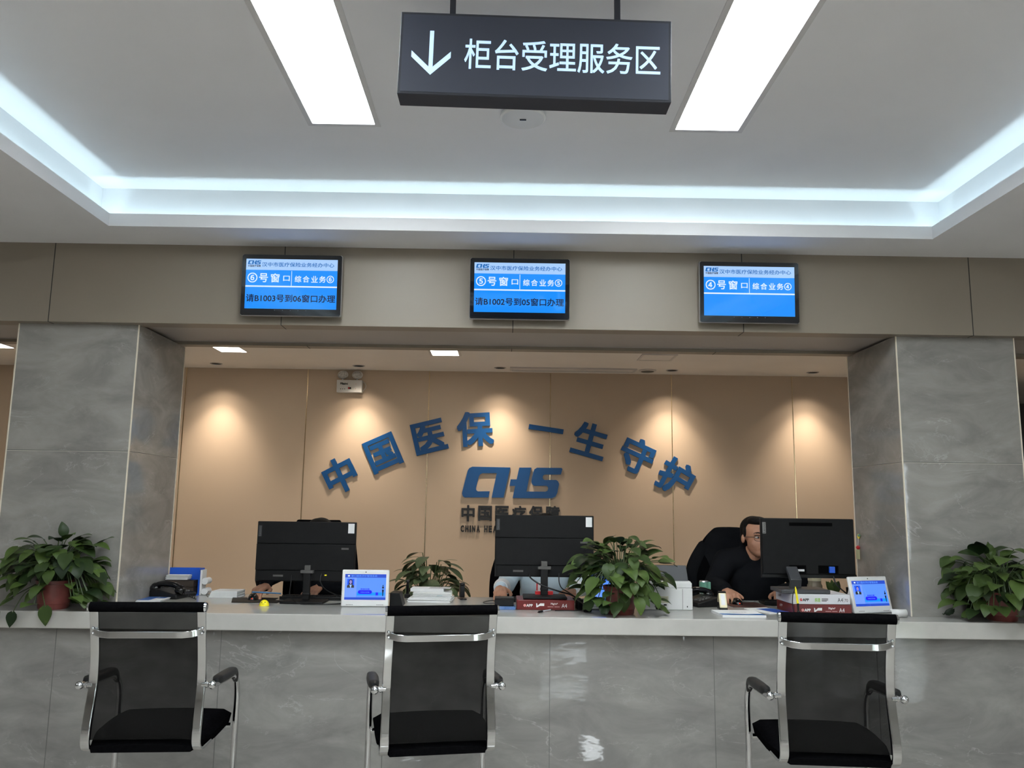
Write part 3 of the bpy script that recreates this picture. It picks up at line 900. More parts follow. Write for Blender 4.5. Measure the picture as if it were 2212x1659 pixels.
# =================================================================== PLANTS
def leaf_mesh(mb, base, direction, up, L, wd, droop, fold, heart=True, rng=random):
    d = Vector(direction).normalized(); s = d.cross(Vector(up))
    s = s.normalized() if s.length > 1e-4 else Vector((1, 0, 0))
    n = s.cross(d).normalized()
    NL = 8; vs = []; tw = rng.uniform(-.25, .25)
    p = Vector(base); ang = 0; pts = []
    for i in range(NL + 1):
        q = i / NL
        pts.append((p.copy(), ang, q))
        ang = -droop * (q + .08)
        p = p + (d * math.cos(ang) + n * math.sin(ang)) * (L / NL)
    for p, an, q in pts:
        if heart:
            hw = wd * .5 * (math.sin(PI * min(1, q ** .62 * .985 + .012)) ** .85) * (1.06 - .12 * q)
            if q == 0: hw = wd * .12
        else:
            hw = wd * .5 * math.sin(PI * min(1, .02 + .97 * q ** .85)) ** .9
        if q == 1: hw = wd * .01
        nn = n * math.cos(an) - d * math.sin(an)
        dd = d * math.cos(an) + n * math.sin(an)
        ss = s * math.cos(tw * q) + nn * math.sin(tw * q)
        back = -.16 * L if (heart and i == 0) else 0
        for a in (-1, -.5, 0, .5, 1):
            bk = dd * (-.13 * L * abs(a) * max(0, 1 - q * 3.2)) if heart else Vector((0, 0, 0))
            vs.append(p + ss * (a * hw) + nn * (abs(a) * hw * fold - .12 * hw * a * a) + bk)
    mb.add(vs, [(r * 5 + i, r * 5 + i + 1, (r + 1) * 5 + i + 1, (r + 1) * 5 + i) for r in range(NL) for i in range(4)])

def pothos(loc, label, seed, n, rad, height, rz=0, ymax=None, xmin=None, trail=(), tilt=0, pot=(.088, .069, .138)):
    rng = random.Random(seed)
    t = thing('potted_pothos', label, 'potted plant', loc, rz)
    r1, r0, h = pot
    f = MB(); f.lathe([(.0001, 0), (r0 - .004, 0), (r0, .006), (r0 + .002, .026), (r0 + .004, .028), (r1 - .008, h - .018), (r1 - .002, h - .016), (r1, h), (r1 - .007, h), (r1 - .010, h - .020)], n=40)
    build('pot', f, M_pot, t)
    f = MB(); f.lathe([(r1 - .0095, h - .028), (.0001, h - .018)], n=32); build('soil', f, M_soil, t)
    lf = MB(); st = MB()
    def clampy(p):
        if ymax is not None and loc[1] + p.y > ymax: p.y = ymax - loc[1] - .012 * rng.random()
        if p.z < .012 and p.y > 4.05 - loc[1] - .0: p.z = .012 + .01 * rng.random()
        return p
    for k in range(n):
        az = rng.uniform(0, 2 * PI); el = math.asin(min(.99, max(-.54, rng.uniform(-.52, 1.0))))
        rr = rng.uniform(.50, 1.0)
        c = Vector((math.cos(az) * math.cos(el) * rad[0] * rr, math.sin(az) * math.cos(el) * rad[1] * rr, h + .035 + math.sin(el) * height * rr))
        if el < 0: c.z = h + .035 + math.sin(el) * (h + .04) * 1.7 * rr
        c = clampy(c)
        L = rng.uniform(.066, .112) * (1 if el > 0 else .9); wd = L * rng.uniform(.66, .80)
        out = Vector((math.cos(az), math.sin(az), 0))
        if ymax is not None and out.y > .1: out.y *= .15
        dr = (out * rng.uniform(.55, 1.0) + Vector((rng.uniform(-.4, .4), rng.uniform(-.3, .1), rng.uniform(-.65, .35) if el < .7 else rng.uniform(-.3, .8)))).normalized()
        b = len(lf.v)
        leaf_mesh(lf, c, dr, Vector((0, -.25, 1)), L, wd, rng.uniform(.5, 1.3), rng.uniform(.10, .38), True, rng)
        for i in range(b, len(lf.v)):
            v = clampy(Vector(lf.v[i])); lf.v[i] = tuple(v)
        r = rng.uniform(0, r1 * .45); a2 = az + rng.uniform(-.5, .5)
        b0 = Vector((r * math.cos(a2), r * math.sin(a2), h - .015))
        midp = clampy((b0 + c) / 2 + Vector((0, 0, .05 + (.06 if el < 0 else 0))))
        st.tube(smoothpath([b0, midp, c], 4), .0022, 5, cap=False)
    for pts, L in trail:
        P = [Vector(p) for p in pts]
        st.tube(smoothpath(P, 5), .0022, 5, cap=False)
        e = P[-1]; d = (P[-1] - P[-2]).normalized()
        leaf_mesh(lf, e, (d * .4 + Vector((0, -.12, -1))).normalized(), Vector((0, -1, .15)), L, L * .78, .25, .16, True, rng)
    build('foliage', lf, M_leaf, t, smooth=80)
    build('stems', st, M_stem, t)
    return t
pothos((-2.215, 4.155, .75), 'trailing green pothos in a red pot at the foot of the left pillar', 11, 165, (.262, .19), .195, ymax=4.236,
       trail=[([(-.03, -.06, .12), (.0, -.11, .09), (.03, -.125, .02)], .088), ([(-.05, -.06, .12), (-.08, -.12, .08), (-.125, -.122, -.008)], .07), ([(-.07, -.04, .12), (-.15, -.11, .06), (-.21, -.123, .01)], .095)])
pothos((.594, 4.215, .75), 'green pothos in a red pot beside the white printer on the counter', 23, 165, (.24, .20), .215,
       trail=[([(.0, -.06, .13), (.0, -.12, .11), (.005, -.095, .09)], .08)])
pothos((2.486, 4.152, .75), 'bushy green pothos in a red pot at the foot of the right pillar', 37, 170, (.285, .20), .185, ymax=4.236)

def broad_plant(loc, label, seed):
    rng = random.Random(seed)
    t = thing('potted_lily', label, 'potted plant', loc)
    f = MB(); f.lathe([(.0001, 0), (.13, 0), (.17, .36), (.18, .37), (.165, .37), (.155, .34)], n=36); build('pot', f, M_white, t)
    f = MB(); f.lathe([(.156, .335), (.0001, .345)], n=32); build('soil', f, M_soil, t)
    lf = MB(); st = MB()
    for k in range(120):
        az = rng.uniform(0, 2 * PI); el = math.asin(rng.uniform(-.15, .98)); rr = rng.uniform(.55, .95)
        c = Vector((math.cos(az) * math.cos(el) * .22 * rr, math.sin(az) * math.cos(el) * .22 * rr, .53 + max(-.10, math.sin(el)) * .43 * rr))
        L = rng.uniform(.15, .21)
        d = Vector((math.cos(az), math.sin(az), rng.uniform(-.2, .5))).normalized()
        leaf_mesh(lf, c, d, (0, 0, 1), L, L * .46, rng.uniform(.6, 1.4), rng.uniform(.1, .3), False, rng)
        b0 = Vector((rng.uniform(-.07, .07), rng.uniform(-.07, .07), .335))
        st.tube(smoothpath([b0, (b0 + c) / 2 + Vector((0, 0, .06)), c], 4), .0035, 5, cap=False)
    build('foliage', lf, M_leaf2, t, smooth=80); build('stems', st, M_stem, t)
broad_plant((-.555, 6.3, 0), 'dull green broad-leaved plant standing behind the counter, above the pile of papers', 5)

# =================================================================== MONITORS, TABLETS
def monitor(name_label, x0, x1, z0, z1, y, base, col_x, col_y, ztop, kind, tagcol, sticker):
    t = thing('computer_monitor', name_label, 'monitor', ((x0 + x1) / 2, y, base[4]))
    o = t.location
    f = MB(); f.box(x0, x1, y, y + .012, z0, z1); build('display_panel', f, M_blackplastic, t, off=o, bevel=.003)
    f = MB(); f.box(x0 + .008, x1 - .008, y + .0121, y + .0125, z0 + .012, z1 - .008)
    build('screen', f, mat('monitor_screen_glow', (.02, .02, .02), .2, emit=S(190, 205, 225), es=.8), t, off=o, smooth=0)
    back = M_softblack
    f = MB()
    if kind == 'flat':
        h = z1 - z0
        f.box(x0 + .001, x1 - .001, y - .006, y, z1 - h * .37, z1 - .001)
        f.box(x0 + .003, x1 - .003, y - .0165, y, z0 + h * .19, z1 - h * .37 - .0015)
        f.box(x0 + .012, x1 - .012, y - .011, y, z0 + .004, z0 + h * .19)
    else:
        f.box(x0 + .001, x1 - .001, y - .008, y, z0 + .018, z1 - .001)
        f.box(x0 + .004, x1 - .004, y - .016, y - .0075, z0 + .022, z1 - .004)
    build('back_cover', f, back, t, off=o, bevel=.0025)
    bx0, bx1, by0, by1, bz = base
    f = MB(); f.box(bx0, bx1, by0, by1, bz, bz + (.012 if kind == 'flat' else .020)); build('stand_base', f, M_softblack if kind == 'flat' else M_greycol, t, off=o, bevel=.004)
    if kind == 'flat':
        f = MB(); f.box(col_x - .019, col_x + .019, col_y - .012, col_y + .012, bz + .012, ztop)
        f.box(col_x - .021, col_x + .021, col_y - .014, col_y + .014, bz + .035, bz + .05)
        build('stand_column', f, M_blackplastic, t, off=o, bevel=.003)
        f = MB(); f.box(col_x - .035, col_x + .035, col_y - .014, col_y + .012, ztop - .012, ztop + .004); f.box(col_x - .016, col_x + .016, col_y + .0, y - .002, ztop - .02, ztop + .03)
        build('hinge_bracket', f, M_greywall, t, off=o, bevel=.002)
    else:
        f = MB()
        P = [(-.003, bz + .020), (.022, bz + .020), (.010, ztop - .03), (.065, ztop + .03), (.050, ztop + .045), (-.016, ztop - .018)]
        f.prism([(a, b) for a, b in P], (col_x - .034, col_y, 0), (0, 1, 0), (0, 0, 1), .058)
        build('stand_column', f, M_greycol, t, off=o, bevel=.003)
        f = MB(); f.box(col_x - .03, col_x + .012, col_y - .006, col_y - .002, bz + .03, bz + .038); build('cable_slot', f, M_blackplastic, t, off=o, smooth=0)
    # maker's tab
    f = MB(); tx = x0 + .014; yy = y - (.0065 if kind == 'flat' else .0162)
    f.box(tx - .007, tx + .011, yy - .0008, yy, z1 - .082, z1 - .022); mt = build('maker_tab', f, tagcol, t, off=o, smooth=0)
    f = MB(); text(f, 'Lenovo', (tx + .002, yy - .0009, z1 - .052), (0, 0, 1), (-1, 0, 0), (-.026, .026, -.0058, .0058)); build('lettering', f, M_blackplastic if kind != 'flat' else M_tagtxt, mt, off=o, smooth=0)
    if sticker:
        yy = y - .0063
        f = MB(); f.box(x1 - .044, x1 - .010, yy - .0005, yy, z1 - .060, z1 - .008); sk = build('asset_sticker', f, M_paper, t, off=o, smooth=0)
        f = MB(); f.box(x1 - .075, x1 - .035, y - .0172, y - .0165, z1 - .148, z1 - .138); build('model_badge', f, M_greywall, t, off=o, smooth=0)
        f = MB(); f.box(x1 - .162, x1 - .150, y - .0116, y - .011, z0 + .033, z0 + .040); build('port_label', f, M_yellow, t, off=o, smooth=0)
        f = MB(); f.box(x0 + .10, x0 + .155, y - .0116, y - .011, z0 + .026, z0 + .036); build('rating_label', f, M_greywall, t, off=o, smooth=0)
    else:
        f = MB()
        f.box(x0 + .152, x0 + .385, y - .0165, y - .016, z1 - .040, z1 - .022); build('vent_strip', f, M_deep, t, off=o, smooth=0)
        for q0, q1 in ((.145, .235), (.30, .408)):
            f = MB(); f.box(x0 + q0, x0 + q1, y - .0166, y - .016, z0 + .025, z0 + .068); build('port_recess', f, M_deep, t, off=o, smooth=0)
        f = MB(); f.box(x0 + .165, x0 + .225, y - .017, y - .0162, z0 + .036, z0 + .047); build('rating_label', f, M_paper, t, off=o, smooth=0)
        f = MB(); f.box(x0 + .355, x0 + .385, y - .030, y - .0162, z0 + .030, z0 + .063); build('video_plug', f, M_bluefile, t, off=o, bevel=.002)
        pass
    return t
M_tagtxt = mat('tab_text_grey', S(96, 96, 98), .5)
M_tabgrey = mat('maker_tab_dark', S(48, 48, 50), .5)
M_greycol = mat('charcoal_stand', S(62, 63, 66), .45)
m1 = monitor('black computer monitor seen from behind at the call window 6 seat, by the yellow toy', -1.351, -.809, .856, 1.178, 4.56, (-1.181, -.952, 4.445, 4.60, .75), -1.062, 4.535, .915, 'flat', M_tabgrey, True)
m2 = monitor('black computer monitor seen from behind standing on a single red paper ream', -.045, .492, .902, 1.231, 4.50, (.108, .337, 4.345, 4.515, .8005), .222, 4.455, .958, 'flat', M_tabgrey, True)
m3 = monitor('black computer monitor hiding half of the man, standing on two stacked reams', 1.386, 1.891, .918, 1.233, 4.45, (1.436, 1.69, 4.29, 4.47, .852), 1.545, 4.375, .935, 'stem', mat('maker_tab_grey', S(112, 112, 110), .5), False)

def cable(label, pts, r=.0028, name='cable', m=None, cat='cable'):
    f = MB(); f.tube(smoothpath(pts, 6), r, 8)
    o = build(name, f, m or M_blackplastic)
    return tag(o, label, cat)
cable('thin black cable drooping from the left monitor to the counter, left of its stand', [(-1.145, 4.538, .893), (-1.146, 4.525, .84), (-1.13, 4.47, .785), (-1.06, 4.425, .7535), (-.93, 4.425, .7535), (-.855, 4.46, .7535)])
cable('thin black cable from the left monitor running down behind the left tablet', [(-.985, 4.54, .90), (-.985, 4.52, .86), (-.945, 4.49, .82), (-.86, 4.47, .79), (-.80, 4.47, .78)])
cable('thick black cable looping from the middle monitor down to the right over the ream', [(.145, 4.478, .925), (.150, 4.45, .90), (.21, 4.42, .865), (.30, 4.42, .835), (.36, 4.44, .818), (.405, 4.48, .79), (.43, 4.53, .762), (.48, 4.57, .755)], .0042)
cable('thin black cable hanging from the right half of the middle monitor', [(.302, 4.480, .925), (.302, 4.462, .88), (.315, 4.45, .85), (.35, 4.46, .828), (.39, 4.50, .80), (.42, 4.56, .765), (.46, 4.60, .7535)], .0028)
cable('black power lead lying in front of the red ream up to the adapter', [(.27, 4.292, .7525), (.32, 4.300, .7525), (.37, 4.296, .7525), (.41, 4.302, .758)], .0024)
cable('black cable from the right monitor trailing towards the right tablet', [(1.762, 4.425, .93), (1.765, 4.41, .90), (1.785, 4.41, .875), (1.82, 4.44, .852), (1.90, 4.50, .80), (1.96, 4.55, .757)], .004)

def tablet(label, loc, rz, tilt, man, w=.245, h=.187, rear=True):
    t = thing('service_tablet', label, 'tablet', loc, rz)
    t.location.z += .016 * math.sin(tilt) - .0006
    T = Matrix.Rotation(-tilt, 4, 'X')
    def tl(o):
        o.matrix_basis = T @ o.matrix_basis; return o
    f = MB(); f.box(-w / 2, w / 2, 0, .016, 0, h); tl(build('frame', f, M_white, t, bevel=.006, seg=3))
    # wedge foot behind
    f = MB(); d = h * math.sin(tilt)
    z_ = -.016 * math.sin(tilt) + .0006; f.prism([(.022, z_), (.10, z_), (.105, .012), (.03 + d * .7, h * .72)], (-w / 2 + .02, 0, 0), (0, 1, 0), (0, 0, 1), w - .04)
    build('wedge_stand', f, M_white if man else M_softblack, t, bevel=.003)
    o = Vector((-w * .435, -.0004, h * .880)); aw, ah = w * .87, h * .695
    U = lambda a: a * aw
    V = lambda a: -a * ah
    def lay(name, m, fn, lift):
        f = MB(); fn(f, o + Vector((0, -lift, 0))); tl(build(name, f, m, t, smooth=0))
    lay('screen', M_tab, lambda f, q: rect(f, q, X, Z, 0, aw, V(1), 0), 0)
    lay('title_bar', M_tabbar, lambda f, q: rect(f, q, X, Z, 0, aw, V(.135), 0), .0002)
    lay('status_bar', M_tabbar, lambda f, q: rect(f, q, X, Z, 0, aw, V(1), V(.905)), .0002)
    lay('side_column', M_tabside, lambda f, q: rect(f, q, X, Z, 0, U(.285), V(.905), V(.135)), .0002)
    lay('skyline_band', M_tabcyan, lambda f, q: rect(f, q, X, Z, U(.30), U(.97), V(.83), V(.71)), .0002)
    lay('skyline_block', M_tabdeep, lambda f, q: rect(f, q, X, Z, U(.755), U(.815), V(.825), V(.71)), .0004)
    lay('title_lettering', M_tabtext, lambda f, q: text(f, '窗口服务评价管理系统', q, X, Z, (U(.15), U(.78), V(.11), V(.03)), bold=.01), .0004)
    lay('title_logo', M_swhite, lambda f, q: disc(f, q, X, Z, U(.09), V(.07), .006, .004), .0004)
    lay('portrait_card', M_tabcard, lambda f, q: rect(f, q, X, Z, U(.055), U(.225), V(.535), V(.19)), .0004)
    cx = U(.14)
    if not man:
        lay('portrait_hair', M_sblack, lambda f, q: (disc(f, q, X, Z, cx, V(.30), U(.047), -V(.095)), rect(f, q, X, Z, cx - U(.047), cx + U(.047), V(.42), V(.30))), .0006)
    else:
        lay('portrait_hair', M_sblack, lambda f, q: disc(f, q, X, Z, cx, V(.275), U(.036), -V(.062)), .0006)
    lay('portrait_face', M_tabskin, lambda f, q: (disc(f, q, X, Z, cx, V(.31), U(.032), -V(.075)), rect(f, q, X, Z, cx - U(.012), cx + U(.012), V(.42), V(.37))), .0008)
    lay('portrait_suit', mat('portrait_suit_grey', (.03, .03, .035), .6), lambda f, q: f.add([q + X * (cx + U(a)) + Z * V(b) for a, b in ((-.085, .535), (.085, .535), (.085, .45), (.035, .40), (-.035, .40), (-.085, .45))], [(0, 1, 2, 3, 4, 5)]), .0009)
    lay('portrait_shirt', M_shead, lambda f, q: f.add([q + X * (cx + U(a)) + Z * V(b) for a, b in ((-.004, .535), (.010, .535), (.030, .40), (0, .43), (-.030, .40))], [(0, 1, 2, 3, 4)]), .0011)
    lay('button', M_tabdeep, lambda f, q: (rect(f, q, X, Z, U(.37), U(.62), V(.775), V(.625)), disc(f, q, X, Z, U(.37), V(.70), -V(.075)), disc(f, q, X, Z, U(.62), V(.70), -V(.075))), .0006)
    lay('button_lettering', M_tabtext, lambda f, q: text(f, 'WELCOME', q, X, Z, (U(.385), U(.605), V(.725), V(.685)), bold=.01), .0008)
    lay('greeting_lettering', M_tabdeep, lambda f, q: text(f, '欢迎光临', q, X, Z, (U(.385), U(.605), V(.61), V(.555)), bold=.03), .0006)
    def host(f, q):
        disc(f, q, X, Z, U(.93), V(.44), U(.012), -V(.025))
        f.add([q + X * U(a) + Z * V(b) for a, b in ((.912, .56), (.948, .56), (.952, .49), (.93, .47), (.908, .49))], [(0, 1, 2, 3, 4)])
        f.add([q + X * U(a) + Z * V(b) for a, b in ((.913, .70), (.947, .70), (.952, .60), (.908, .60))], [(0, 1, 2, 3)])
        f.add([q + X * U(a) + Z * V(b) for a, b in ((.921, .85), (.939, .85), (.943, .70), (.917, .70))], [(0, 1, 2, 3)])
    lay('hostess_figure', M_sblack, host, .0008)
    f = MB(); f.ell((0, -.0005, h - .012), (.003, .0012, .003), n=12, m=6); tl(build('camera_lens', f, M_blackplastic, t))
    for s in (-1, 1):
        f = MB()
        for k in range(5):
            disc(f, (s * w * .32, -.0006, .010), X, Z, (k - 2) * .0075, 0, .0028, .0016, n=10)
        tl(build('speaker_slots', f, M_greywall, t, smooth=0))
    return t
tablet('white service tablet facing out, showing a woman in a dark suit, beside the left monitor', (-.716, 4.36, .751), .055, R(4), False)
tablet('white service tablet half hidden behind the pothos leaves, its screen lit blue', (.566, 4.37, .751), .10, R(14), True)
tablet('white service tablet facing out, showing a man in a dark suit, by the right pillar', (1.936, 4.345, .751), .30, R(13), True)

# =================================================================== THINGS ON THE COUNTER
Tz = .7502
def single(name, mb, m, label, cat, group=None, **kw):
    return tag(build(name, mb, m, **kw), label, cat, group)
def rot(c, a): return Matrix.Translation(c) @ Matrix.Rotation(a, 4, 'Z')

# paper reams
def ream(label, x, y, z, rz, red, w=.299, d=.21, h=.05):
    t = thing('paper_ream', label, 'paper ream', (x, y, z), rz)
    f = MB(); f.box(-w / 2, w / 2, -d / 2, d / 2, 0, h); build('wrapped_block', f, M_red if red else M_wrapw, t, bevel=.003)
    o = Vector((-w / 2, -d / 2 - .0004, 0)); tx = M_paper if red else M_blackL
    for nm, s, bx, bd, mm in (('maker_lettering', 'APP', (.050, .083, .016, .030), .03, tx), ('size_lettering', 'A4', (.232, .260, .013, .033), .0, tx), ):
        f = MB(); text(f, s, o, X, Z, bx, bold=bd); build(nm, f, mm, t, smooth=0)
    f = MB(); disc(f, o, X, Z, .042, .023, .0068); lg = build('maker_logo', f, M_redb if not red else M_logo, t, smooth=0)
    f = MB(); f.tube([o + Vector((.038, -.0005, .021)), o + Vector((.042, -.0005, .0255)), o + Vector((.046, -.0005, .024))], .0010, 6); build('logo_swirl', f, M_redb if red else M_paper, lg, smooth=0)
    if red:
        f = MB(); f.add([o + X * a + Z * b for a, b in ((.101, .034), (.1055, .034), (.108, .022), (.122, .034), (.143, .034), (.142, .021), (.120, .021), (.106, .014), (.1015, .014))], [tuple(range(9))]); build('brand_mark', f, M_paper, t, smooth=0)
        f = MB(); text(f, '70g/m²', o, X, Z, (.175, .212, .025, .037), bold=.02); build('weight_lettering', f, M_paper, t, smooth=0)
        f = MB(); rect(f, o, X, Z, .160, .190, .0155, .0185); rect(f, o, X, Z, .195, .222, .0155, .0185); build('small_print', f, mat('faded_print', S(200, 150, 150), .6), t, smooth=0)
    else:
        f = MB(); text(f, '乐活', o, X, Z, (.113, .142, .013, .032), bold=.03); build('brand_lettering', f, mat('leaf_green_print', S(130, 185, 50), .6), t, smooth=0)
        f = MB()
        for q, ww in ((.027, .034), (.021, .034), (.016, .026)):
            rect(f, o, X, Z, .149, .149 + ww, q, q + .003)
        build('small_print', f, M_brown, t, smooth=0)
        f = MB(); text(f, '70', o, X, Z, (.268, .286, .014, .029)); rect(f, o, X, Z, .2635, .2645, .010, .036); build('weight_lettering', f, M_brown, t, smooth=0)
    # folded end with its small printing
    f = MB(); e = Vector((-w / 2 - .0006, d / 2, 0))
    f.add([e + Vector((0, -a, b)) for a, b in ((.012, h - .004), (.17, h - .003), (.15, .008), (.03, .010))], [(0, 3, 2, 1)]); build('end_fold', f, M_red if red else M_wrapw, t, smooth=0)
    f = MB(); text(f, 'APP', e + Vector((-.0004, 0, 0)), -Y_, Z, (.045, .085, .020, .034), bold=.02); build('end_lettering', f, tx, t, smooth=0)
    return t
M_wrapw = noisy('white_wrapper', S(206, 206, 210), S(218, 218, 222), 10, .35)
M_logo = mat('pink_logo', S(235, 170, 165), .5)
ream('dark red wrapped paper ream lying under the middle monitor', .223, 4.425, Tz, 0, True)
ream('dark red wrapped paper ream at the bottom of the stack under the right monitor', 1.6365, 4.395, Tz, .045, True, d=.245)
ream('white wrapped paper ream on top of the red one under the right monitor', 1.633, 4.398, Tz + .0506, .03, False, d=.245)

# left pillar corner: brochures, telephone, file rack, papers
def stack(name, label, x, y, z, rz, w, d, h, n, m, cat, group=None, jit=.004, seed=1, top=None):
    rng = random.Random(seed); f = MB()
    for k in range(n):
        a = rot((x + rng.uniform(-jit, jit), y + rng.uniform(-jit, jit), z + h * k / n), rz + rng.uniform(-jit, jit) * 4)
        f.box(-w / 2, w / 2, -d / 2, d / 2, .0002, h / n * .93, a)
    return single(name, f, m, label, cat, group, smooth=0)
t = thing('brochure_pile', 'low pile of blue brochures by the left pillar, in front of the telephone', 'brochures', (-1.872, 4.53, Tz), .04)
f = MB()
for k in range(5):
    f.box(-.07 + .002 * k, .055 + .002 * k, -.09, .09 - .003 * k, .0022 * k, .0022 * k + .0020)
build('leaflets', f, M_paper, t, smooth=0)
f = MB(); f.box(-.06, .0, -.09, .075, .0111, .0114); f.box(.01, .05, .0, .06, .0111, .0114); build('printed_cover', f, mat('brochure_blue', S(54, 104, 180), .35), t, smooth=0)

def telephone(label, loc, rz, sc_=1.0):
    t = thing('desk_telephone', label, 'telephone', loc, rz)
    f = MB(); f.prism([(-.085, 0), (.085, 0), (.085, .045), (.05, .052), (-.085, .022)], (-.095, 0, 0), (0, 1, 0), (0, 0, 1), .19); build('base', f, M_blackplastic, t, bevel=.006)
    f = MB(); f.tube(smoothpath([(-.055, -.085, .050), (-.055, -.05, .070), (-.055, 0, .078), (-.055, .05, .074), (-.055, .085, .058)], 5), [.020] * 3 + [.016] * 15 + [.020] * 3, 14)
    f.ell((-.055, -.078, .045), (.028, .030, .022)); f.ell((-.055, .078, .052), (.028, .030, .022)); build('handset', f, M_glossblack, t)
    f = MB(); P = [(-.055 + .006 * math.cos(k * 1.1), -.09 - .0045 * k * .5, .030 - .0006 * k + .006 * math.sin(k * 1.1)) for k in range(40)]
    f.tube(P, .0022, 6); build('coiled_cord', f, M_blackplastic, t)
    for i in range(3):
        for j in range(4):
            f = MB(); f.box(.005 + .022 * i, .021 + .022 * i, -.06 + .02 * j, -.046 + .02 * j, .028 + .004 * j, .037 + .004 * j); build('key', f, M_greywall, t, bevel=.002)
    f = MB(); f.box(.0, .075, .045, .08, .049, .052); build('display_window', f, M_scr_black, t, smooth=0)
    return t
M_glossblack = mat('glossy_black_plastic', (.005, .005, .0055), .12)
telephone('black desk telephone beside the left pillar in front of the blue file rack', (-1.84, 4.692, Tz), 1.35)
telephone('black desk telephone between the white printer and the green stamp', (1.105, 4.625, Tz), -1.25)

t = thing('file_rack', 'blue desktop file rack behind the telephone at the left pillar', 'file rack', (-1.85, 4.845, Tz))
f = MB(); f.box(-.093, .108, .034, .038, 0, .148); build('back_panel', f, M_bluefile, t, smooth=0)
f = MB(); f.box(.104, .108, -.04, .034, 0, .148); build('side_panel', f, M_bluefile, t, smooth=0)
f = MB(); f.box(-.093, .104, -.04, .034, 0, .004); build('floor_panel', f, M_bluefile, t, smooth=0)
f = MB(); f.box(.110, .122, -.035, .038, 0, .140); build('end_divider', f, M_white, t, bevel=.002)
stack('card_tray', 'dark brown card tray standing in the blue file rack', -1.855, 4.842, Tz + .005, 0, .165, .062, .078, 2, M_brown, 'tray')
stack('crumpled_papers', 'pile of curling white papers on the brown tray in the blue rack', -1.872, 4.838, Tz + .0845, .06, .125, .062, .026, 9, M_paper, 'papers', jit=.003, seed=4)
for k, (z, lab) in enumerate(((.105, 'upper'), (.045, 'lower'))):
    f = MB(); f.tube([(-1.712, 4.815, Tz + z - .045 + .0195), (-1.712, 4.885, Tz + z - .045 + .0195)], .0185, 20) if k else f.tube([(-1.7135, 4.815, Tz + .0765), (-1.7135, 4.885, Tz + .0765)], .0185, 20)
    single('paper_roll', f, M_paper, '%s of two small white paper rolls beside the blue file rack' % lab, 'paper roll', 'white paper rolls')
t = thing('paper_bundle', 'thick folded bundle of white paper lying right of the left telephone', 'papers', (-1.555, 4.76, Tz), -.03)
f = MB()
for k in range(8):
    f.box(-.085 + .002 * k, .075 - .001 * (k % 3), -.07, .06, .0045 * k, .0045 * k + .0042)
build('sheets', f, M_paper, t, smooth=0)
f = MB(); f.tube(smoothpath([(-.088, -.071, .002), (-.098, -.071, .018), (-.083, -.071, .036)], 5), .0012, 6); build('folded_edge', f, M_brown, t)

# left seat: mouse mat, mouse, keyboard, toy
f = MB(); f.prism([(-1.445, 4.48), (-1.20, 4.475), (-1.20, 4.585), (-1.255, 4.60), (-1.255, 4.70), (-1.51, 4.70)], (0, 0, Tz), X, Y_, .003)
single('mouse_mat', f, M_softblack, 'black mouse mat under the hand at the left seat', 'mouse mat', smooth=0)
def mouse(label, loc, rz, glow):
    t = thing('computer_mouse', label, 'mouse', loc, rz)
    f = MB(); f.ell((0, 0, .0), (.031, .056, .034), n=24, m=14)
    f.v = [(x, y, max(z, 0)) for x, y, z in f.v]; build('shell', f, M_glossblack, t)
    f = MB(); f.ell((0, -.052, .007), (.004, .004, .0035)); build('sensor_glow', f, mat('mouse_red_glow', (.3, .02, .01), .4, emit=S(255, 60, 30), es=1.0), t)
    return t
def keyboard(label, loc, rz, w=.44, d=.135):
    t = thing('keyboard', label, 'keyboard', loc, rz)
    f = MB(); f.prism([(-d / 2, 0), (d / 2, 0), (d / 2, .011), (-d / 2, .020)], (-w / 2, 0, 0), (0, 1, 0), (0, 0, 1), w); build('case', f, M_blackplastic, t, bevel=.003)
    for r in range(5):
        f = MB()
        for k in range(21):
            x = -w / 2 + .012 + k * (w - .024) / 21
            y = -d / 2 + .012 + r * .0235
            z = .0195 - .009 * (r * .0235 + .012) / d
            f.box(x, x + .0165, y, y + .018, z - .002, z + .0055)
        build('key_row', f, M_softblack, t, smooth=0)
    return t
mouse('black mouse with a red glow under the hand at the left seat', (-1.372, 4.625, Tz + .0032), .15, True)
keyboard('black keyboard behind the left monitor stand', (-1.02, 4.69, Tz), 0, w=.42)
t = thing('squeeze_toy', 'small yellow smiling dome toy on the counter below the left monitor', 'toy', (-1.236, 4.362, Tz))
f = MB(); f.ell((0, 0, 0), (.0255, .0255, .030), n=28, m=18); f.v = [(x, y, max(z, 0)) for x, y, z in f.v]; build('dome', f, M_yellow, t)
for s in (-1, 1):
    f = MB(); f.ell((s * .009, -.0195, .0195), (.0035, .002, .0018)); build('eye_mark', f, M_blackplastic, t)
f = MB(); f.tube(smoothpath([(-.008, -.0236, .012), (0, -.0247, .0105), (.008, -.0236, .012)], 4), .0008, 6); build('smile_mark', f, M_brown, t)
f = MB(); f.tube([(-1.355, 4.535, .800), (-1.215, 4.60, .787)], [.0042, .0042], 10)
single('pen', f, mat('blue_pen', S(60, 110, 150), .35), 'blue pen held in the mouse hand at the left seat', 'pen')
f = MB(); f.box(-.592, -.522, 4.40, 4.52, Tz, Tz + .068); f.v = [(x + (.02 if (z > .78 and x > -.55) else 0) * -1, y, z) for x, y, z in f.v]
single('card_reader', f, M_softblack, 'black wedge shaped box right behind the left tablet', 'card reader', bevel=.004)

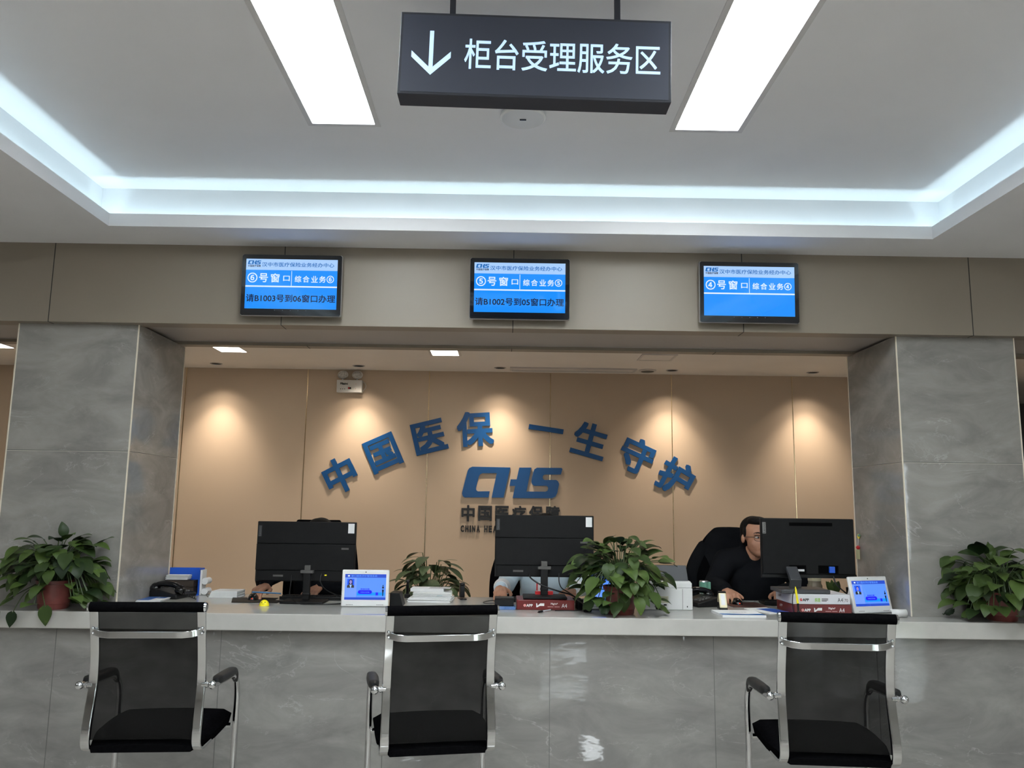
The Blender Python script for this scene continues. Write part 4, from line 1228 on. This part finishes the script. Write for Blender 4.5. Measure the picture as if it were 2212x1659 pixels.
# papers between the left and middle seats
t = thing('stamp_pad', 'slim black upright hand stamp behind the left tablet', 'hand stamp', (-.545, 4.80, Tz))
f = MB(); f.box(-.017, .017, -.014, .014, 0, .022); build('foot', f, M_blackplastic, t, bevel=.003)
f = MB(); f.tube([(0, 0, .022), (0, 0, .085)], [.009, .0075], 12); f.ell((0, 0, .092), (.011, .011, .011)); build('handle', f, M_glossblack, t)
stack('loose_papers', 'loose white sheets at the bottom of the paper pile beside the stapler', -.395, 4.665, Tz, -.06, .235, .16, .022, 7, M_paper, 'papers', seed=3, jit=.006)
t = thing('clipped_papers', 'thick sheaf of papers with a teal tab in the middle of the paper pile', 'papers', (-.385, 4.675, Tz + .0225), .05)
f = MB()
rng = random.Random(9)
for k in range(9):
    j = rng.uniform(-.004, .004); f.box(-.108 + j, .100 + j, -.07 + j, .075, .0032 * k, .0032 * k + .003)
build('sheets', f, M_paper, t, smooth=0)
f = MB(); f.box(.02, .05, -.078, -.05, .012, .0135); build('index_tab', f, mat('teal_tab', S(110, 165, 175), .6), t, smooth=0)
t = thing('stapled_report', 'thin stapled report lying on top of the paper pile', 'papers', (-.41, 4.69, Tz + .0522), -.03)
f = MB()
for k in range(5):
    f.box(-.10, .085, -.05, .06, .0034 * k, .0034 * k + .003)
build('sheets', f, M_paper, t, smooth=0)
f = MB(); f.box(.0, .12, -.048, .05, .0171, .0176); build('printed_sheet', f, noisy('printed_paper', S(160, 160, 162), S(206, 206, 206), 90, .8), t, smooth=0)
t = thing('stapler', 'black stapler standing open beside the paper pile', 'stapler', (-.232, 4.765, Tz), .25)
f = MB(); f.box(-.017, .021, -.045, .04, 0, .008); build('foot_plate', f, M_glossblack, t, bevel=.003)
f = MB(); f.prism([(-.02, .012), (.012, .01), (.02, .05), (.014, .092), (-.018, .088), (-.024, .06)], (-.013, 0, 0), (0, 1, 0), (0, 0, 1), .026); build('jaw', f, M_blackplastic, t, bevel=.004)
f = MB(); f.ell((0, -.012, .085), (.016, .018, .010)); build('press_cap', f, M_glossblack, t)

# middle seat
f = MB(); f.tube(smoothpath([(-.03, 4.535, .757), (-.065, 4.53, .757), (-.10, 4.545, .757), (-.098, 4.60, .757), (-.07, 4.62, .76), (-.03, 4.61, .765)], 6), .0022, 8)
single('wire_loop', f, M_blackplastic, 'thin black wire loop sticking out left of the small black box', 'wire')
stack('leaflet_pile', 'small pile of blue and white leaflets under the black box by the red ream', .020, 4.375, Tz, 0, .094, .12, .0135, 7, M_bluepaper, 'brochures', seed=2, jit=.003)
t = thing('key_box', 'small black box on the blue leaflets left of the red ream', 'box', (.012, 4.385, Tz + .0139), 0)
f = MB(); f.box(-.052, .047, -.04, .05, 0, .042); build('shell', f, M_blackplastic, t, bevel=.003)
f = MB(); f.box(-.05, .045, -.042, -.0402, .032, .040); build('rim', f, M_glossblack, t, smooth=0)
t = thing('gum_carton', 'small red and white carton behind the middle monitor column', 'carton', (.225, 4.489, .8127))
f = MB(); f.box(-.05, .045, -.018, .018, 0, .016); build('tray', f, M_redb, t, smooth=0)
f = MB(); f.box(-.045, -.005, .0, .016, .016, .062); build('lid', f, M_paper, t, smooth=0)
f = MB(); f.box(-.044, -.036, -.0006, 0, .018, .062); build('stripe', f, M_redb, t, smooth=0)
t = thing('ballpoint_pen', 'ballpoint pen with black grip lying on the counter before the red ream', 'pen', (.2145, 4.246, Tz + .0055), math.atan2(.113, .077))
f = MB(); f.tube([(-.068, 0, 0), (-.055, 0, 0)], [.001, .0045], 10); f.tube([(-.055, 0, 0), (-.022, 0, 0)], .0055, 10); build('grip', f, M_blackplastic, t)
f = MB(); f.tube([(-.022, 0, 0), (.055, 0, 0)], .0042, 10); build('barrel', f, mat('clear_barrel', (.55, .56, .58), .15), t)
f = MB(); f.tube([(.055, 0, 0), (.068, 0, 0)], .0036, 10); build('end_plug', f, M_blackplastic, t)
f = MB(); f.box(.414, .456, 4.275, 4.325, Tz, Tz + .033)
single('power_adapter', f, M_blackplastic, 'small black power adapter cube left of the middle pothos', 'adapter', bevel=.003)
f = MB(); f.box(-.020, .020, -.035, .035, 0, .045, rot((.408, 4.40, Tz), .1)); f.v = [(x, y, z - (.03 if (z > .78 and x > .408) else 0)) for x, y, z in f.v]
single('scanner_wedge', f, M_softblack, 'black wedge shaped gadget between the red ream and the middle pothos', 'scanner', bevel=.003)
mouse('black mouse under the hand at the middle seat', (-.015, 4.655, Tz), .1, True)
keyboard('black keyboard behind the red ream at the middle seat', (.25, 4.72, Tz), 0, w=.40)

# printer
t = thing('printer', 'white desktop printer with a dark grey feed tray, right of the middle pothos', 'printer', (.872, 4.47, Tz))
f = MB(); f.box(-.132, .128, -.08, .12, 0, .112); f.box(-.132, .128, -.07, .12, .112, .140); f.prism([(-.072, .138), (.12, .138), (.12, .150), (-.06, .146)], (-.128, 0, 0), (0, 1, 0), (0, 0, 1), .252); build('body', f, M_white, t, bevel=.004)
f = MB(); f.prism([(-.05, .135), (-.035, .135), (.02, .224), (.005, .224)], (-.12, 0, 0), (0, 1, 0), (0, 0, 1), .235); build('feed_tray', f, M_greycol, t, bevel=.003)
f = MB(); f.box(-.048, .0, -.0815, -.08, .036, .070); cp = build('label_plate', f, mat('ivory_label', S(200, 196, 170), .5), t, smooth=0)
f = MB(); f.box(-.044, -.004, -.0822, -.0815, .052, .066); build('label_print', f, noisy('fine_print', S(120, 116, 100), S(196, 192, 170), 220, .6), cp, smooth=0)
f = MB(); f.box(-.046, .004, -.0815, -.08, .006, .033); build('port_cover', f, M_paper, t, smooth=0)
f = MB(); f.box(-.026, -.010, -.0822, -.0814, .022, .030); build('port', f, M_blackplastic, t, smooth=0)
f = MB(); f.box(.097, .101, -.0815, -.08, .014, .022); build('indicator', f, M_blackplastic, t, smooth=0)
f = MB(); f.box(.074, .0755, -.0812, -.08, .004, .108); build('panel_gap', f, M_greywall, t, smooth=0)

# right seat
t = thing('self_inking_stamp', 'teal green self-inking stamp standing behind the right telephone', 'stamp', (1.163, 4.795, Tz))
f = MB(); f.tube([(-.004, 0, .048), (-.004, 0, .112)], .027, 24); f.box(.010, .031, -.016, .016, .018, .112); build('cap', f, M_teal, t, bevel=.002)
f = MB(); f.lathe([(.0265, .112), (.024, .118), (.0001, .118)], c=(-.004, 0, 0), n=24); build('clear_top', f, M_silver, t)
f = MB(); f.box(-.026, .012, -.018, .018, .034, .048); build('ink_block', f, M_white, t, bevel=.002)
f = MB(); f.box(-.028, -.022, -.018, .018, 0, .036); f.box(.004, .011, -.018, .018, 0, .036); f.box(-.028, .014, -.020, .020, 0, .006); build('legs_frame', f, mat('clear_plastic', (.6, .62, .62), .2), t, smooth=0)
t = thing('desk_stapler', 'cream and black stapler pointing out beside the blue booklet', 'stapler', (1.166, 4.43, Tz), -.16)
f = MB(); f.box(-.021, .021, -.068, .07, 0, .016); build('base', f, M_blackplastic, t, bevel=.003)
f = MB(); f.prism([(-.066, .016), (-.052, .016), (.01, .058), (.075, .030), (.075, .048), (.02, .085), (-.01, .086), (-.066, .026)], (-.019, 0, 0), (0, 1, 0), (0, 0, 1), .038); build('arm', f, M_cream, t, bevel=.003)
f = MB(); f.prism([(.0, .084), (.075, .046), (.078, .056), (.02, .096), (-.008, .093)], (-.02, 0, 0), (0, 1, 0), (0, 0, 1), .040); build('press_grip', f, M_blackplastic, t, bevel=.003)
f = MB(); f.prism([(-.062, .031), (-.0605, .0325), (-.016, .082), (-.018, .0835)], (-.011, 0, 0), (0, 1, 0), (0, 0, 1), .022); build('name_strip', f, M_paper, t, smooth=0)
t = thing('booklet', 'white and blue booklet at the counter edge left of the right visitor chair', 'booklet', (1.190, 4.225, Tz), .03)
f = MB()
for k in range(3):
    f.box(-.108, .110, -.10, .10, .0042 * k, .0042 * k + .0038)
build('pages', f, M_paper, t, smooth=0)
f = MB(); f.add([(a, b, .0127) for a, b in ((-.107, -.099), (.109, -.099), (.109, -.045), (.03, -.065), (-.05, -.052), (-.107, -.035))], [tuple(range(6))]); build('blue_cover_band', f, mat('booklet_blue', S(44, 112, 180), .3), t, smooth=0)
f = MB(); text(f, '中国医疗保障', (0, 0, .0128), X, Y_, (-.04, .045, .0, .018)); build('cover_lettering', f, M_brown, t, smooth=0)
t = thing('leaflet', 'blue leaflet lying partly under the shadow of the stacked reams', 'leaflet', (1.40, 4.41, Tz), .35)
f = MB(); f.box(-.075, .065, -.11, .10, 0, .004); build('sheet', f, M_paper, t, smooth=0)
f = MB(); f.box(-.03, .064, -.109, .06, .004, .0044); build('printed_panel', f, mat('leaflet_blue', S(48, 96, 190), .35), t, smooth=0)
f = MB(); f.prism([(1.255, 4.545), (1.45, 4.545), (1.45, 4.77), (1.24, 4.77)], (0, 0, Tz), X, Y_, .003)
single('desk_mat', f, noisy('red_brown_mat', S(44, 36, 34), S(90, 48, 40), 9, .4), 'dark desk mat with a reddish edge under the man\'s mouse hand', 'desk mat', smooth=0)
mouse('black mouse under the hand of the man', (1.312, 4.690, Tz + .0032), .1, True)
keyboard('black keyboard behind the stacked reams', (1.60, 4.70, Tz + .0032), -.04, w=.28, d=.13)
t = thing('counter_pen', 'yellow pen with black tip standing in front of the stacked reams', 'pen', (1.500, 4.232, Tz))
f = MB(); f.lathe([(.0001, 0), (.024, 0), (.024, .006), (.010, .012), (.008, .022), (.0001, .022)], n=24); build('stand', f, M_blackplastic, t)
f = MB(); f.tube([(.0, 0, .022), (-.002, 0, .060)], [.0042, .0055], 12); build('tip', f, M_blackplastic, t)
f = MB(); f.tube([(-.002, 0, .060), (-.010, 0, .125), (-.012, 0, .142)], [.0056, .0052, .0015], 12); build('barrel', f, M_yellow, t)
f = MB(); f.tube(smoothpath([(-.022, 0, .004), (-.030, -.002, .05), (-.026, .0, .10), (-.014, .0, .13)], 6), .0022, 8); build('cord', f, M_blackplastic, t)
# receipt curl
f = MB(); P = []
for k in range(22):
    a = k / 21
    if a < .55: P.append((4.315 - .19 * a, .7506 + .0), )
    else:
        th = (a - .55) / .45 * PI * .95
        P.append((4.2105 - .020 * math.sin(th), .7706 - .020 * math.cos(th)))
vs = []
for y, z in P:
    vs += [(1.955, y, z), (2.037, y + .004, z)]
f.add(vs, [(2 * i, 2 * i + 1, 2 * i + 3, 2 * i + 2) for i in range(len(P) - 1)])
o = single('receipt', f, M_paper, 'curled white paper slip in front of the right tablet', 'paper slip'); so = o.modifiers.new('solidify', 'SOLIDIFY'); so.thickness = .0006

# back corner by the right pillar
t = thing('pen_cup', 'dark pen cup behind the right tablet', 'pen cup', (1.995, 4.74, Tz))
f = MB(); f.lathe([(.0001, 0), (.034, 0), (.037, .095), (.034, .095), (.031, .006), (.0001, .006)], n=28); build('cup', f, M_blackplastic, t)
t = thing('scissors', 'black handled scissors sticking out of the pen cup by the right pillar', 'scissors', (1.995, 4.74, Tz + .007))
f = MB(); f.box(-.004, .004, -.001, .001, .0, .11); build('blade', f, M_silver, t, smooth=0)
for x, z in ((-.013, .128), (.012, .140)):
    f = MB(); f.tube([(x + .012 * math.cos(2 * PI * k / 16), .0, z + .020 * math.sin(2 * PI * k / 16)) for k in range(17)], .0048, 8, cap=False); build('handle_ring', f, M_blackplastic, t)
f = MB(); f.tube([(2.018, 4.745, Tz + .008), (2.028, 4.745, Tz + .135)], .004, 8)
single('marker_pen', f, M_greywall, 'dark grey pen standing in the pen cup beside the scissors', 'pen')
t = thing('glass_jar', 'beige glass tea jar seen below the right monitor', 'jar', (1.80, 4.80, Tz))
f = MB(); f.lathe([(.0001, 0), (.040, 0), (.042, .01), (.042, .10), (.036, .11), (.036, .125), (.0001, .125)], n=28); build('body', f, mat('tea_jar', S(160, 146, 122), .2), t)
f = MB(); f.lathe([(.037, .1255), (.037, .14), (.0001, .14)], n=28); build('lid', f, M_cream, t)
t = thing('desk_plant', 'little leafy plant between the right monitor and the right tablet', 'potted plant', (1.925, 4.835, Tz))
f = MB(); f.lathe([(.0001, 0), (.026, 0), (.034, .055), (.030, .055), (.028, .048), (.0001, .048)], n=24); build('pot', f, M_brown, t)
f = MB(); rng = random.Random(3)
for k in range(9):
    az = rng.uniform(0, 2 * PI)
    leaf_mesh(f, (.01 * math.cos(az), .01 * math.sin(az), .05), (math.cos(az) * .4, math.sin(az) * .15, 1), (0, -1, .2), rng.uniform(.06, .085), .034, .5, .2, False, rng)
build('foliage', f, M_leaf, t, smooth=80)
t = thing('hanging_tag', 'paper tag and trinket hanging from a yellow hook on the right pillar', 'trinket', (2.0785, 4.815, 1.13))
f = MB(); f.tube([(-.004, .010 * math.cos(2 * PI * k / 16), .012 * math.sin(2 * PI * k / 16)) for k in range(17)], .003, 8, cap=False); build('hook', f, M_yellow, t)
f = MB(); f.ell((-.006, -.012, .006), (.006, .014, .007)); build('clip', f, M_teal, t)
f = MB(); f.tube([(-.006, 0, -.010), (-.008, .004, -.055)], .0014, 6); build('cord', f, M_paper, t)
f = MB(); f.ell((-.010, 0, -.064), (.010, .018, .012)); build('red_charm', f, M_redb, t)
f = MB(); f.box(-.014, -.012, -.025, .022, -.13, -.075); build('paper_tag', f, mat('yellowed_note', S(190, 190, 150), .8), t, smooth=0)

# =================================================================== STAFF SEATS AND PEOPLE
def staff_chair(label, loc, rz, w, ztop, wt, headrest=None):
    t = thing('office_chair', label, 'chair', loc, rz)
    f = MB(); vs = []; n = 10; m = 14
    for k in range(m + 1):
        q = k / m; z = .50 + (ztop - .50) * q
        hw = w * (.90 + .10 * math.sin(PI * min(1, q * 1.2))) * (1 - (1 - wt) * max(0, (q - .55) / .45) ** 1.5)
        if q > .93: hw *= 1 - .25 * ((q - .93) / .07) ** 2
        yb = .20 + .05 * q - .03 * math.sin(PI * q)
        for sgn in (-1, 1):
            for i in range(n + 1):
                a = -1 + 2 * i / n
                vs.append((a * hw * -sgn, yb + sgn * (.03 * (1 - a ** 4) * (1 if q < .97 else .5) + .004) - .03 * a * a, z))
    r = 2 * (n + 1)
    f.add(vs, [(k * r + j, k * r + (j + 1) % r, (k + 1) * r + (j + 1) % r, (k + 1) * r + j) for k in range(m) for j in range(r)] + [tuple(range(r))[::-1], tuple(m * r + j for j in range(r))])
    build('backrest', f, M_blackfabric, t, smooth=60)
    if headrest:
        f = MB(); f.box(-headrest / 2 - .04, headrest / 2 - .04, .19, .23, ztop - .055, ztop + .045); build('headrest', f, M_blackfabric, t, bevel=.015, seg=3)
    f = MB(); f.box(-.24, .24, -.24, .22, .41, .475); build('seat', f, M_blackfabric, t, bevel=.025, seg=3)
    f = MB(); f.tube([(0, 0, .41), (0, 0, .10)], .025, 12); build('gas_post', f, M_chrome, t)
    f = MB(); f.box(-.03, .03, .10, .24, .37, .40); f.box(-.03, .03, .22, .25, .37, .56); build('back_bracket', f, M_blackplastic, t, bevel=.004)
    for k in range(5):
        a = 2 * PI * k / 5 + .3
        f = MB(); f.tube([(0, 0, .10), (.26 * math.cos(a), .26 * math.sin(a), .065)], [.022, .014], 10); lg = build('base_arm', f, M_blackplastic, t)
        f = MB(); f.ell((.27 * math.cos(a), .27 * math.sin(a), .028), (.028, .028, .028), n=14, m=8); build('caster', f, M_blackplastic, lg)
    return t


def remeshed(name, mb, m, parent, voxel, it=6, fac=.5):
    me = bpy.data.meshes.new(name); me.from_pydata(mb.v, [], mb.f); me.update()
    o = bpy.data.objects.new(name, me); COL.objects.link(o)
    r = o.modifiers.new('remesh', 'REMESH'); r.mode = 'VOXEL'; r.voxel_size = voxel; r.use_smooth_shade = True
    s = o.modifiers.new('smooth', 'SMOOTH'); s.factor = fac; s.iterations = it
    dg = bpy.context.evaluated_depsgraph_get()
    nm = bpy.data.meshes.new_from_object(o.evaluated_get(dg)); nm.name = name
    bpy.data.objects.remove(o); bpy.data.meshes.remove(me)
    nm.materials.clear(); nm.materials.append(m)
    nm.polygons.foreach_set('use_smooth', [True] * len(nm.polygons)); nm.update()
    q = bpy.data.objects.new(name, nm); COL.objects.link(q); q.parent = parent
    return q


def limb(mb, pts, rs, n=16):
    P = smoothpath(pts, 5); k = len(pts) - 1
    rr = []
    for i in range(len(P)):
        a = i / (len(P) - 1) * k; j = min(int(a), k - 1); b = a - j
        rr.append(rs[j] * (1 - b) + rs[j + 1] * b)
    mb.tube(P, rr, n)
    mb.ell(P[0], (rr[0],) * 3, n=n, m=8); mb.ell(P[-1], (rr[-1],) * 3, n=n, m=8)


def hand(mb, wrist, fwd, thumb_side, pitch=-.25, curl=.55, spread=.10):
    """palm, five fingers and thumb: fwd = pointing direction (flat), thumb_side = +1/-1 along the sideways axis"""
    w = Vector(wrist); d = Vector(fwd).normalized(); side = Vector((0, 0, 1)).cross(d).normalized() * thumb_side; upv = Vector((0, 0, 1))
    d1 = (d * math.cos(pitch) + upv * math.sin(pitch)).normalized()
    kn = []
    for i, off in enumerate((.030, .010, -.010, -.029)):
        L = (.082, .086, .082, .074)[i]
        k = w + d1 * L + side * off + upv * (.004, .007, .005, 0)[i]
        b = w + side * off * .55
        mb.capsule(b, k, .0135, .0115, 12); kn.append(k)
    for i, k in enumerate(kn):
        Ls = ((.040, .024, .020), (.044, .028, .021), (.041, .026, .020), (.032, .020, .018))[i]
        an = pitch - .12 - .05 * i; p = k; dd = (d + side * (.12, .03, -.06, -.16)[i] * spread * 8)
        dd = dd.normalized(); r = .0095 if i < 3 else .0082
        for j, L in enumerate(Ls):
            an -= curl * (.55, 1.0, .7)[j]
            q = p + (dd * math.cos(an) + upv * math.sin(an)) * L
            mb.capsule(p, q, r, r * .92, 12); p = q; r *= .92
    t0 = w + side * .022 + d1 * .012; t1 = t0 + (d * .55 + side * .75 - upv * .35).normalized() * .042
    t2 = t1 + (d * .92 + side * .25 - upv * .30).normalized() * .032; t3 = t2 + (d * .95 - side * .12 - upv * .22).normalized() * .026
    mb.capsule(t0, t1, .0145, .0115, 12); mb.capsule(t1, t2, .0112, .0098, 12); mb.capsule(t2, t3, .0098, .0082, 12)


def person(label, cx, cy, head, yaw, shoulders, arms, shirt, hairlong, glasses=False, cuff=None, collar=True, bs=1.0):
    """arms: for (-1, 1): (elbow, wrist, hand direction)"""
    t = thing('person', label, 'person', (cx, cy, 0))
    O = Vector((cx, cy, 0))
    hc = Vector(head) - O
    H = Matrix.Translation(hc) @ Matrix.Rotation(yaw, 4, 'Z')
    b = MB()
    def E(c, r, m=b): m.ell(H @ Vector(c), r, Matrix.Rotation(yaw, 4, 'Z'), 22, 14)
    E((0, .010, .033), (.074, .093, .083)); E((0, -.022, -.035), (.061, .066, .074)); E((0, -.047, -.088), (.036, .034, .027))
    E((0, -.030, -.070), (.050, .045, .040))
    for s in (-1, 1):
        E((s * .034, -.052, -.032), (.027, .017, .030)); E((s * .078, .012, -.010), (.009, .018, .027)); E((s * .029, -.076, .021), (.026, .013, .008))
        E((s * .011, -.095, -.036), (.0085, .009, .007))
    b.tube([H @ Vector((0, -.083, .012)), H @ Vector((0, -.100, -.022)), H @ Vector((0, -.104, -.033))], [.0085, .0105, .0115], 12)
    E((0, -.104, -.033), (.0115, .010, .009)); E((0, -.085, -.062), (.021, .010, .0055)); E((0, -.082, -.070), (.018, .010, .0065))
    sh = Vector(shoulders[0]) - O; shr = Vector(shoulders[1]) - O
    nk = (sh + shr) / 2 + Vector((0, .01, .045))
    limb(b, [H @ Vector((0, .032, -.06)), (H @ Vector((0, .040, -.12))), nk], [.046, .047, .054])
    pel = Vector((0, .12, .575)); chest = (sh + shr) / 2 + Vector((0, .0, -.13))
    # trunk under the clothes
    bt = MB()
    for P, m, g in ((b, b, 0.0), (bt, bt, .014)):
        m.ell(chest, (.150 * bs + g, .105 * bs + g, .17 + g)); m.ell(chest * .45 + pel * .55, (.135 * bs + g, .100 * bs + g, .15 + g)); m.ell(pel, (.16 * bs + g, .12 * bs + g, .10 + g))
        m.ell(chest * .72 + pel * .28, (.148 * bs + g, .100 * bs + g, .16 + g)); m.ell(chest + Vector((0, .02, .06)), (.165 * bs + g, .085 * bs + g, .11 + g))
        limb(m, [sh, nk - Vector((0, 0, .035)), shr], [.060 * bs + g, .070 * bs + g, .060 * bs + g])
        for s, S0 in ((-1, sh), (1, shr)):
            el, wr, hd = arms[s]; el = Vector(el) - O; wr = Vector(wr) - O
            if g:
                wr2 = wr + (el - wr).normalized() * .018
                limb(m, [S0, (S0 + el) / 2, el], [.062 * bs + g, .052 * bs + g, .046 * bs + g]); limb(m, [el, (el * .5 + wr2 * .5), wr2], [.047 * bs + g, .042 * bs + g, .033 * bs + g * .7])
            else:
                limb(m, [S0, (S0 + el) / 2, el], [.056 * bs, .046 * bs, .041 * bs]); limb(m, [el, el * .5 + wr * .5, wr], [.041 * bs, .038 * bs, .027 * bs])
                hand(m, wr, hd, -s)
    bl = MB()
    for s in (-1, 1):
        hip = pel + Vector((s * .085, -.03, -.01)); kn = Vector((s * .11, -.34, .545)); an = Vector((s * .11, -.31, .09))
        limb(b, [hip, (hip + kn) / 2, kn], [.080, .068, .054]); limb(b, [kn, (kn + an) / 2, an], [.052, .048, .034]); limb(b, [an, an + Vector((0, -.10, -.045)), an + Vector((0, -.16, -.058))], [.034, .032, .024])
        limb(bl, [hip, (hip + kn) / 2, kn], [.094, .080, .064]); limb(bl, [kn, (kn + an) / 2, an], [.062, .058, .046])
        sh_ = MB(); limb(sh_, [an + Vector((0, .02, -.055)), an + Vector((0, -.10, -.055)), an + Vector((0, -.17, -.060))], [.035, .036, .028])
        build('shoe', sh_, M_blackplastic, t)
    bl.ell(pel, (.176, .134, .115))
    remeshed('body', b, M_skin, t, .0042, 5)
    remeshed('trousers', bl, M_jacket, t, .009, 6)
    # collar
    if collar:
        ring = [(nk + Vector((.076 * math.sin(a), -.004 - .074 * math.cos(a), .040 - .052 * math.cos(a)))) for a in [R(25 + 310 * k / 20) for k in range(21)]]
        limb(bt, ring, [.019] * 21, 10)
    remeshed('jacket' if shirt is M_jacket else 'shirt', bt, shirt, t, .007, 5)
    if cuff:
        for s in (-1, 1):
            el, wr, hd = arms[s]; el = Vector(el) - O; wr = Vector(wr) - O; d = (el - wr).normalized()
            f = MB(); f.tube([wr + d * .006, wr + d * .035, wr + d * .062], [.041, .045, .050], 20); build('cuff', f, cuff, t)
    # hair
    h = MB()
    E((0, .030, .050), (.0785, .084, .077), h); E((0, .048, .0), (.072, .068, .070), h); E((0, -.018, .094), (.060, .064, .031), h)
    if hairlong:
        E((0, .075, -.05), (.070, .045, .11), h); E((0, .09, .03), (.05, .05, .06), h)
        for s in (-1, 1): E((s * .068, .03, -.05), (.022, .045, .085), h)
    else:
        for s in (-1, 1): E((s * .0735, .0, .028), (.007, .018, .030), h)
    remeshed('hair', h, M_hair, t, .005, 4)
    for s in (-1, 1):
        f = MB(); f.ell(H @ Vector((s * .031, -.0735, .002)), (.0135, .0112, .0062)); ey = build('eye', f, M_eye, t)
        f = MB(); f.ell(H @ Vector((s * .031 + .002, -.0835, .002)), (.0056, .0028, .0054)); build('iris', f, M_iris, ey)
        f = MB(); f.tube(smoothpath([H @ Vector((s * .014, -.088, .025)), H @ Vector((s * .032, -.086, .030)), H @ Vector((s * .052, -.072, .023))], 5), [.0022] + [.0034] * 9 + [.0016], 8); build('eyebrow', f, M_hair, t)
    if glasses:
        f = MB()
        for s in (-1, 1):
            c = Vector((s * .033, -.098, -.002))
            f.tube([H @ (c + Vector((.025 * math.copysign(abs(math.cos(q)) ** .7, math.cos(q)), .010 * abs(math.cos(q)) * (1 if s * math.cos(q) > 0 else 0), .016 * math.copysign(abs(math.sin(q)) ** .7, math.sin(q))))) for q in [2 * PI * k / 24 for k in range(25)]], .0013, 6, cap=False)
            f.tube([H @ Vector((s * .058, -.088, .004)), H @ Vector((s * .079, -.03, .003)), H @ Vector((s * .081, .012, .006))], .0016, 6)
        f.tube(smoothpath([H @ Vector((-.009, -.099, .001)), H @ Vector((0, -.106, .004)), H @ Vector((.009, -.099, .001))], 4), .0013, 6)
        build('glasses', f, M_blackplastic, t)
    f = MB(); f.ell(H @ Vector((0, -.091, -.066)), (.019, .0048, .0045), Matrix.Rotation(yaw, 4, 'Z')); build('lips', f, mat('lip', S(160, 100, 90), .5), t)
    return t

staff_chair('black office chair with a flat headrest rising above the left monitor', (-1.14, 5.08, 0), 0, .235, 1.13, .92, headrest=.285)
staff_chair('black office chair behind the middle monitor', (.19, 5.12, 0), 0, .275, 1.10, .80)
staff_chair('black office chair of the man, a jacket hung over it', (1.47, 5.13, 0), 0, .235, 1.125, .80)

person('person in black behind the left monitor, hands on the mouse and keyboard', -1.11, 5.0, (-1.10, 4.965, 1.068), 0,
       ((-1.245, 5.03, .925), (-.985, 5.03, .925)),
       {-1: ((-1.395, 4.90, .835), (-1.345, 4.735, .815), (-.18, -1, 0)), 1: ((-.925, 4.94, .80), (-1.06, 4.825, .800), (-.25, -1, 0))}, M_jacket, True, bs=.86)
person('person in a light blue shirt with white cuffs hidden by the middle monitor', .25, 5.02, (.25, 4.985, 1.113), 0,
       ((.095, 5.05, .965), (.405, 5.05, .965)),
       {-1: ((.02, 4.985, .815), (-.012, 4.765, .815), (-.02, -1, 0)), 1: ((.485, 4.98, .81), (.40, 4.85, .802), (-.25, -1, 0))}, M_lightblue, True, cuff=M_paper, bs=.9)
person('man with glasses in a black jacket working beside the right monitor', 1.53, 5.0, (1.516, 4.955, 1.112), R(11),
       ((1.348, 5.02, .965), (1.725, 5.04, .970)),
       {-1: ((1.262, 4.985, .825), (1.284, 4.79, .815), (.16, -1, 0)), 1: ((1.80, 4.98, .80), (1.62, 4.86, .805), (-.3, -1, 0))}, M_jacket, False, glasses=True)
# zip of the black jacket and the draped jacket behind the man
t = thing('draped_jacket', 'black jacket draped over the backrest of the office chair behind the man', 'jacket', (1.47, 5.36, 0))
f = MB(); vs = []; prof = [(.56, .235), (.70, .243), (.85, .236), (.95, .222), (1.05, .198), (1.11, .15), (1.150, .105), (1.163, .085)]
n = 20
for z, hw in prof:
    for k in range(n):
        a = 2 * PI * k / n; ca, sa = math.cos(a), math.sin(a)
        wv = 1 + .03 * math.sin(5 * a + z * 9)
        vs.append((hw * math.copysign(abs(ca) ** .7, ca) * wv - .01 * (z - .8), .078 * sa * (1 if z < 1.1 else .7), z))
f.add(vs, [(r * n + j, r * n + (j + 1) % n, (r + 1) * n + (j + 1) % n, (r + 1) * n + j) for r in range(len(prof) - 1) for j in range(n)] + [tuple((len(prof) - 1) * n + j for j in range(n))])
o = build('back_drape', f, M_jacket, t, smooth=80); sb = o.modifiers.new('subdivision', 'SUBSURF'); sb.levels = 1; sb.render_levels = 2
for s in (-1, 1):
    f = MB(); limb(f, [(s * .17, .0, 1.03), (s * .235, -.01, .90), (s * .245, .0, .72)], [.045, .052, .045]); build('sleeve', f, M_jacket, t)
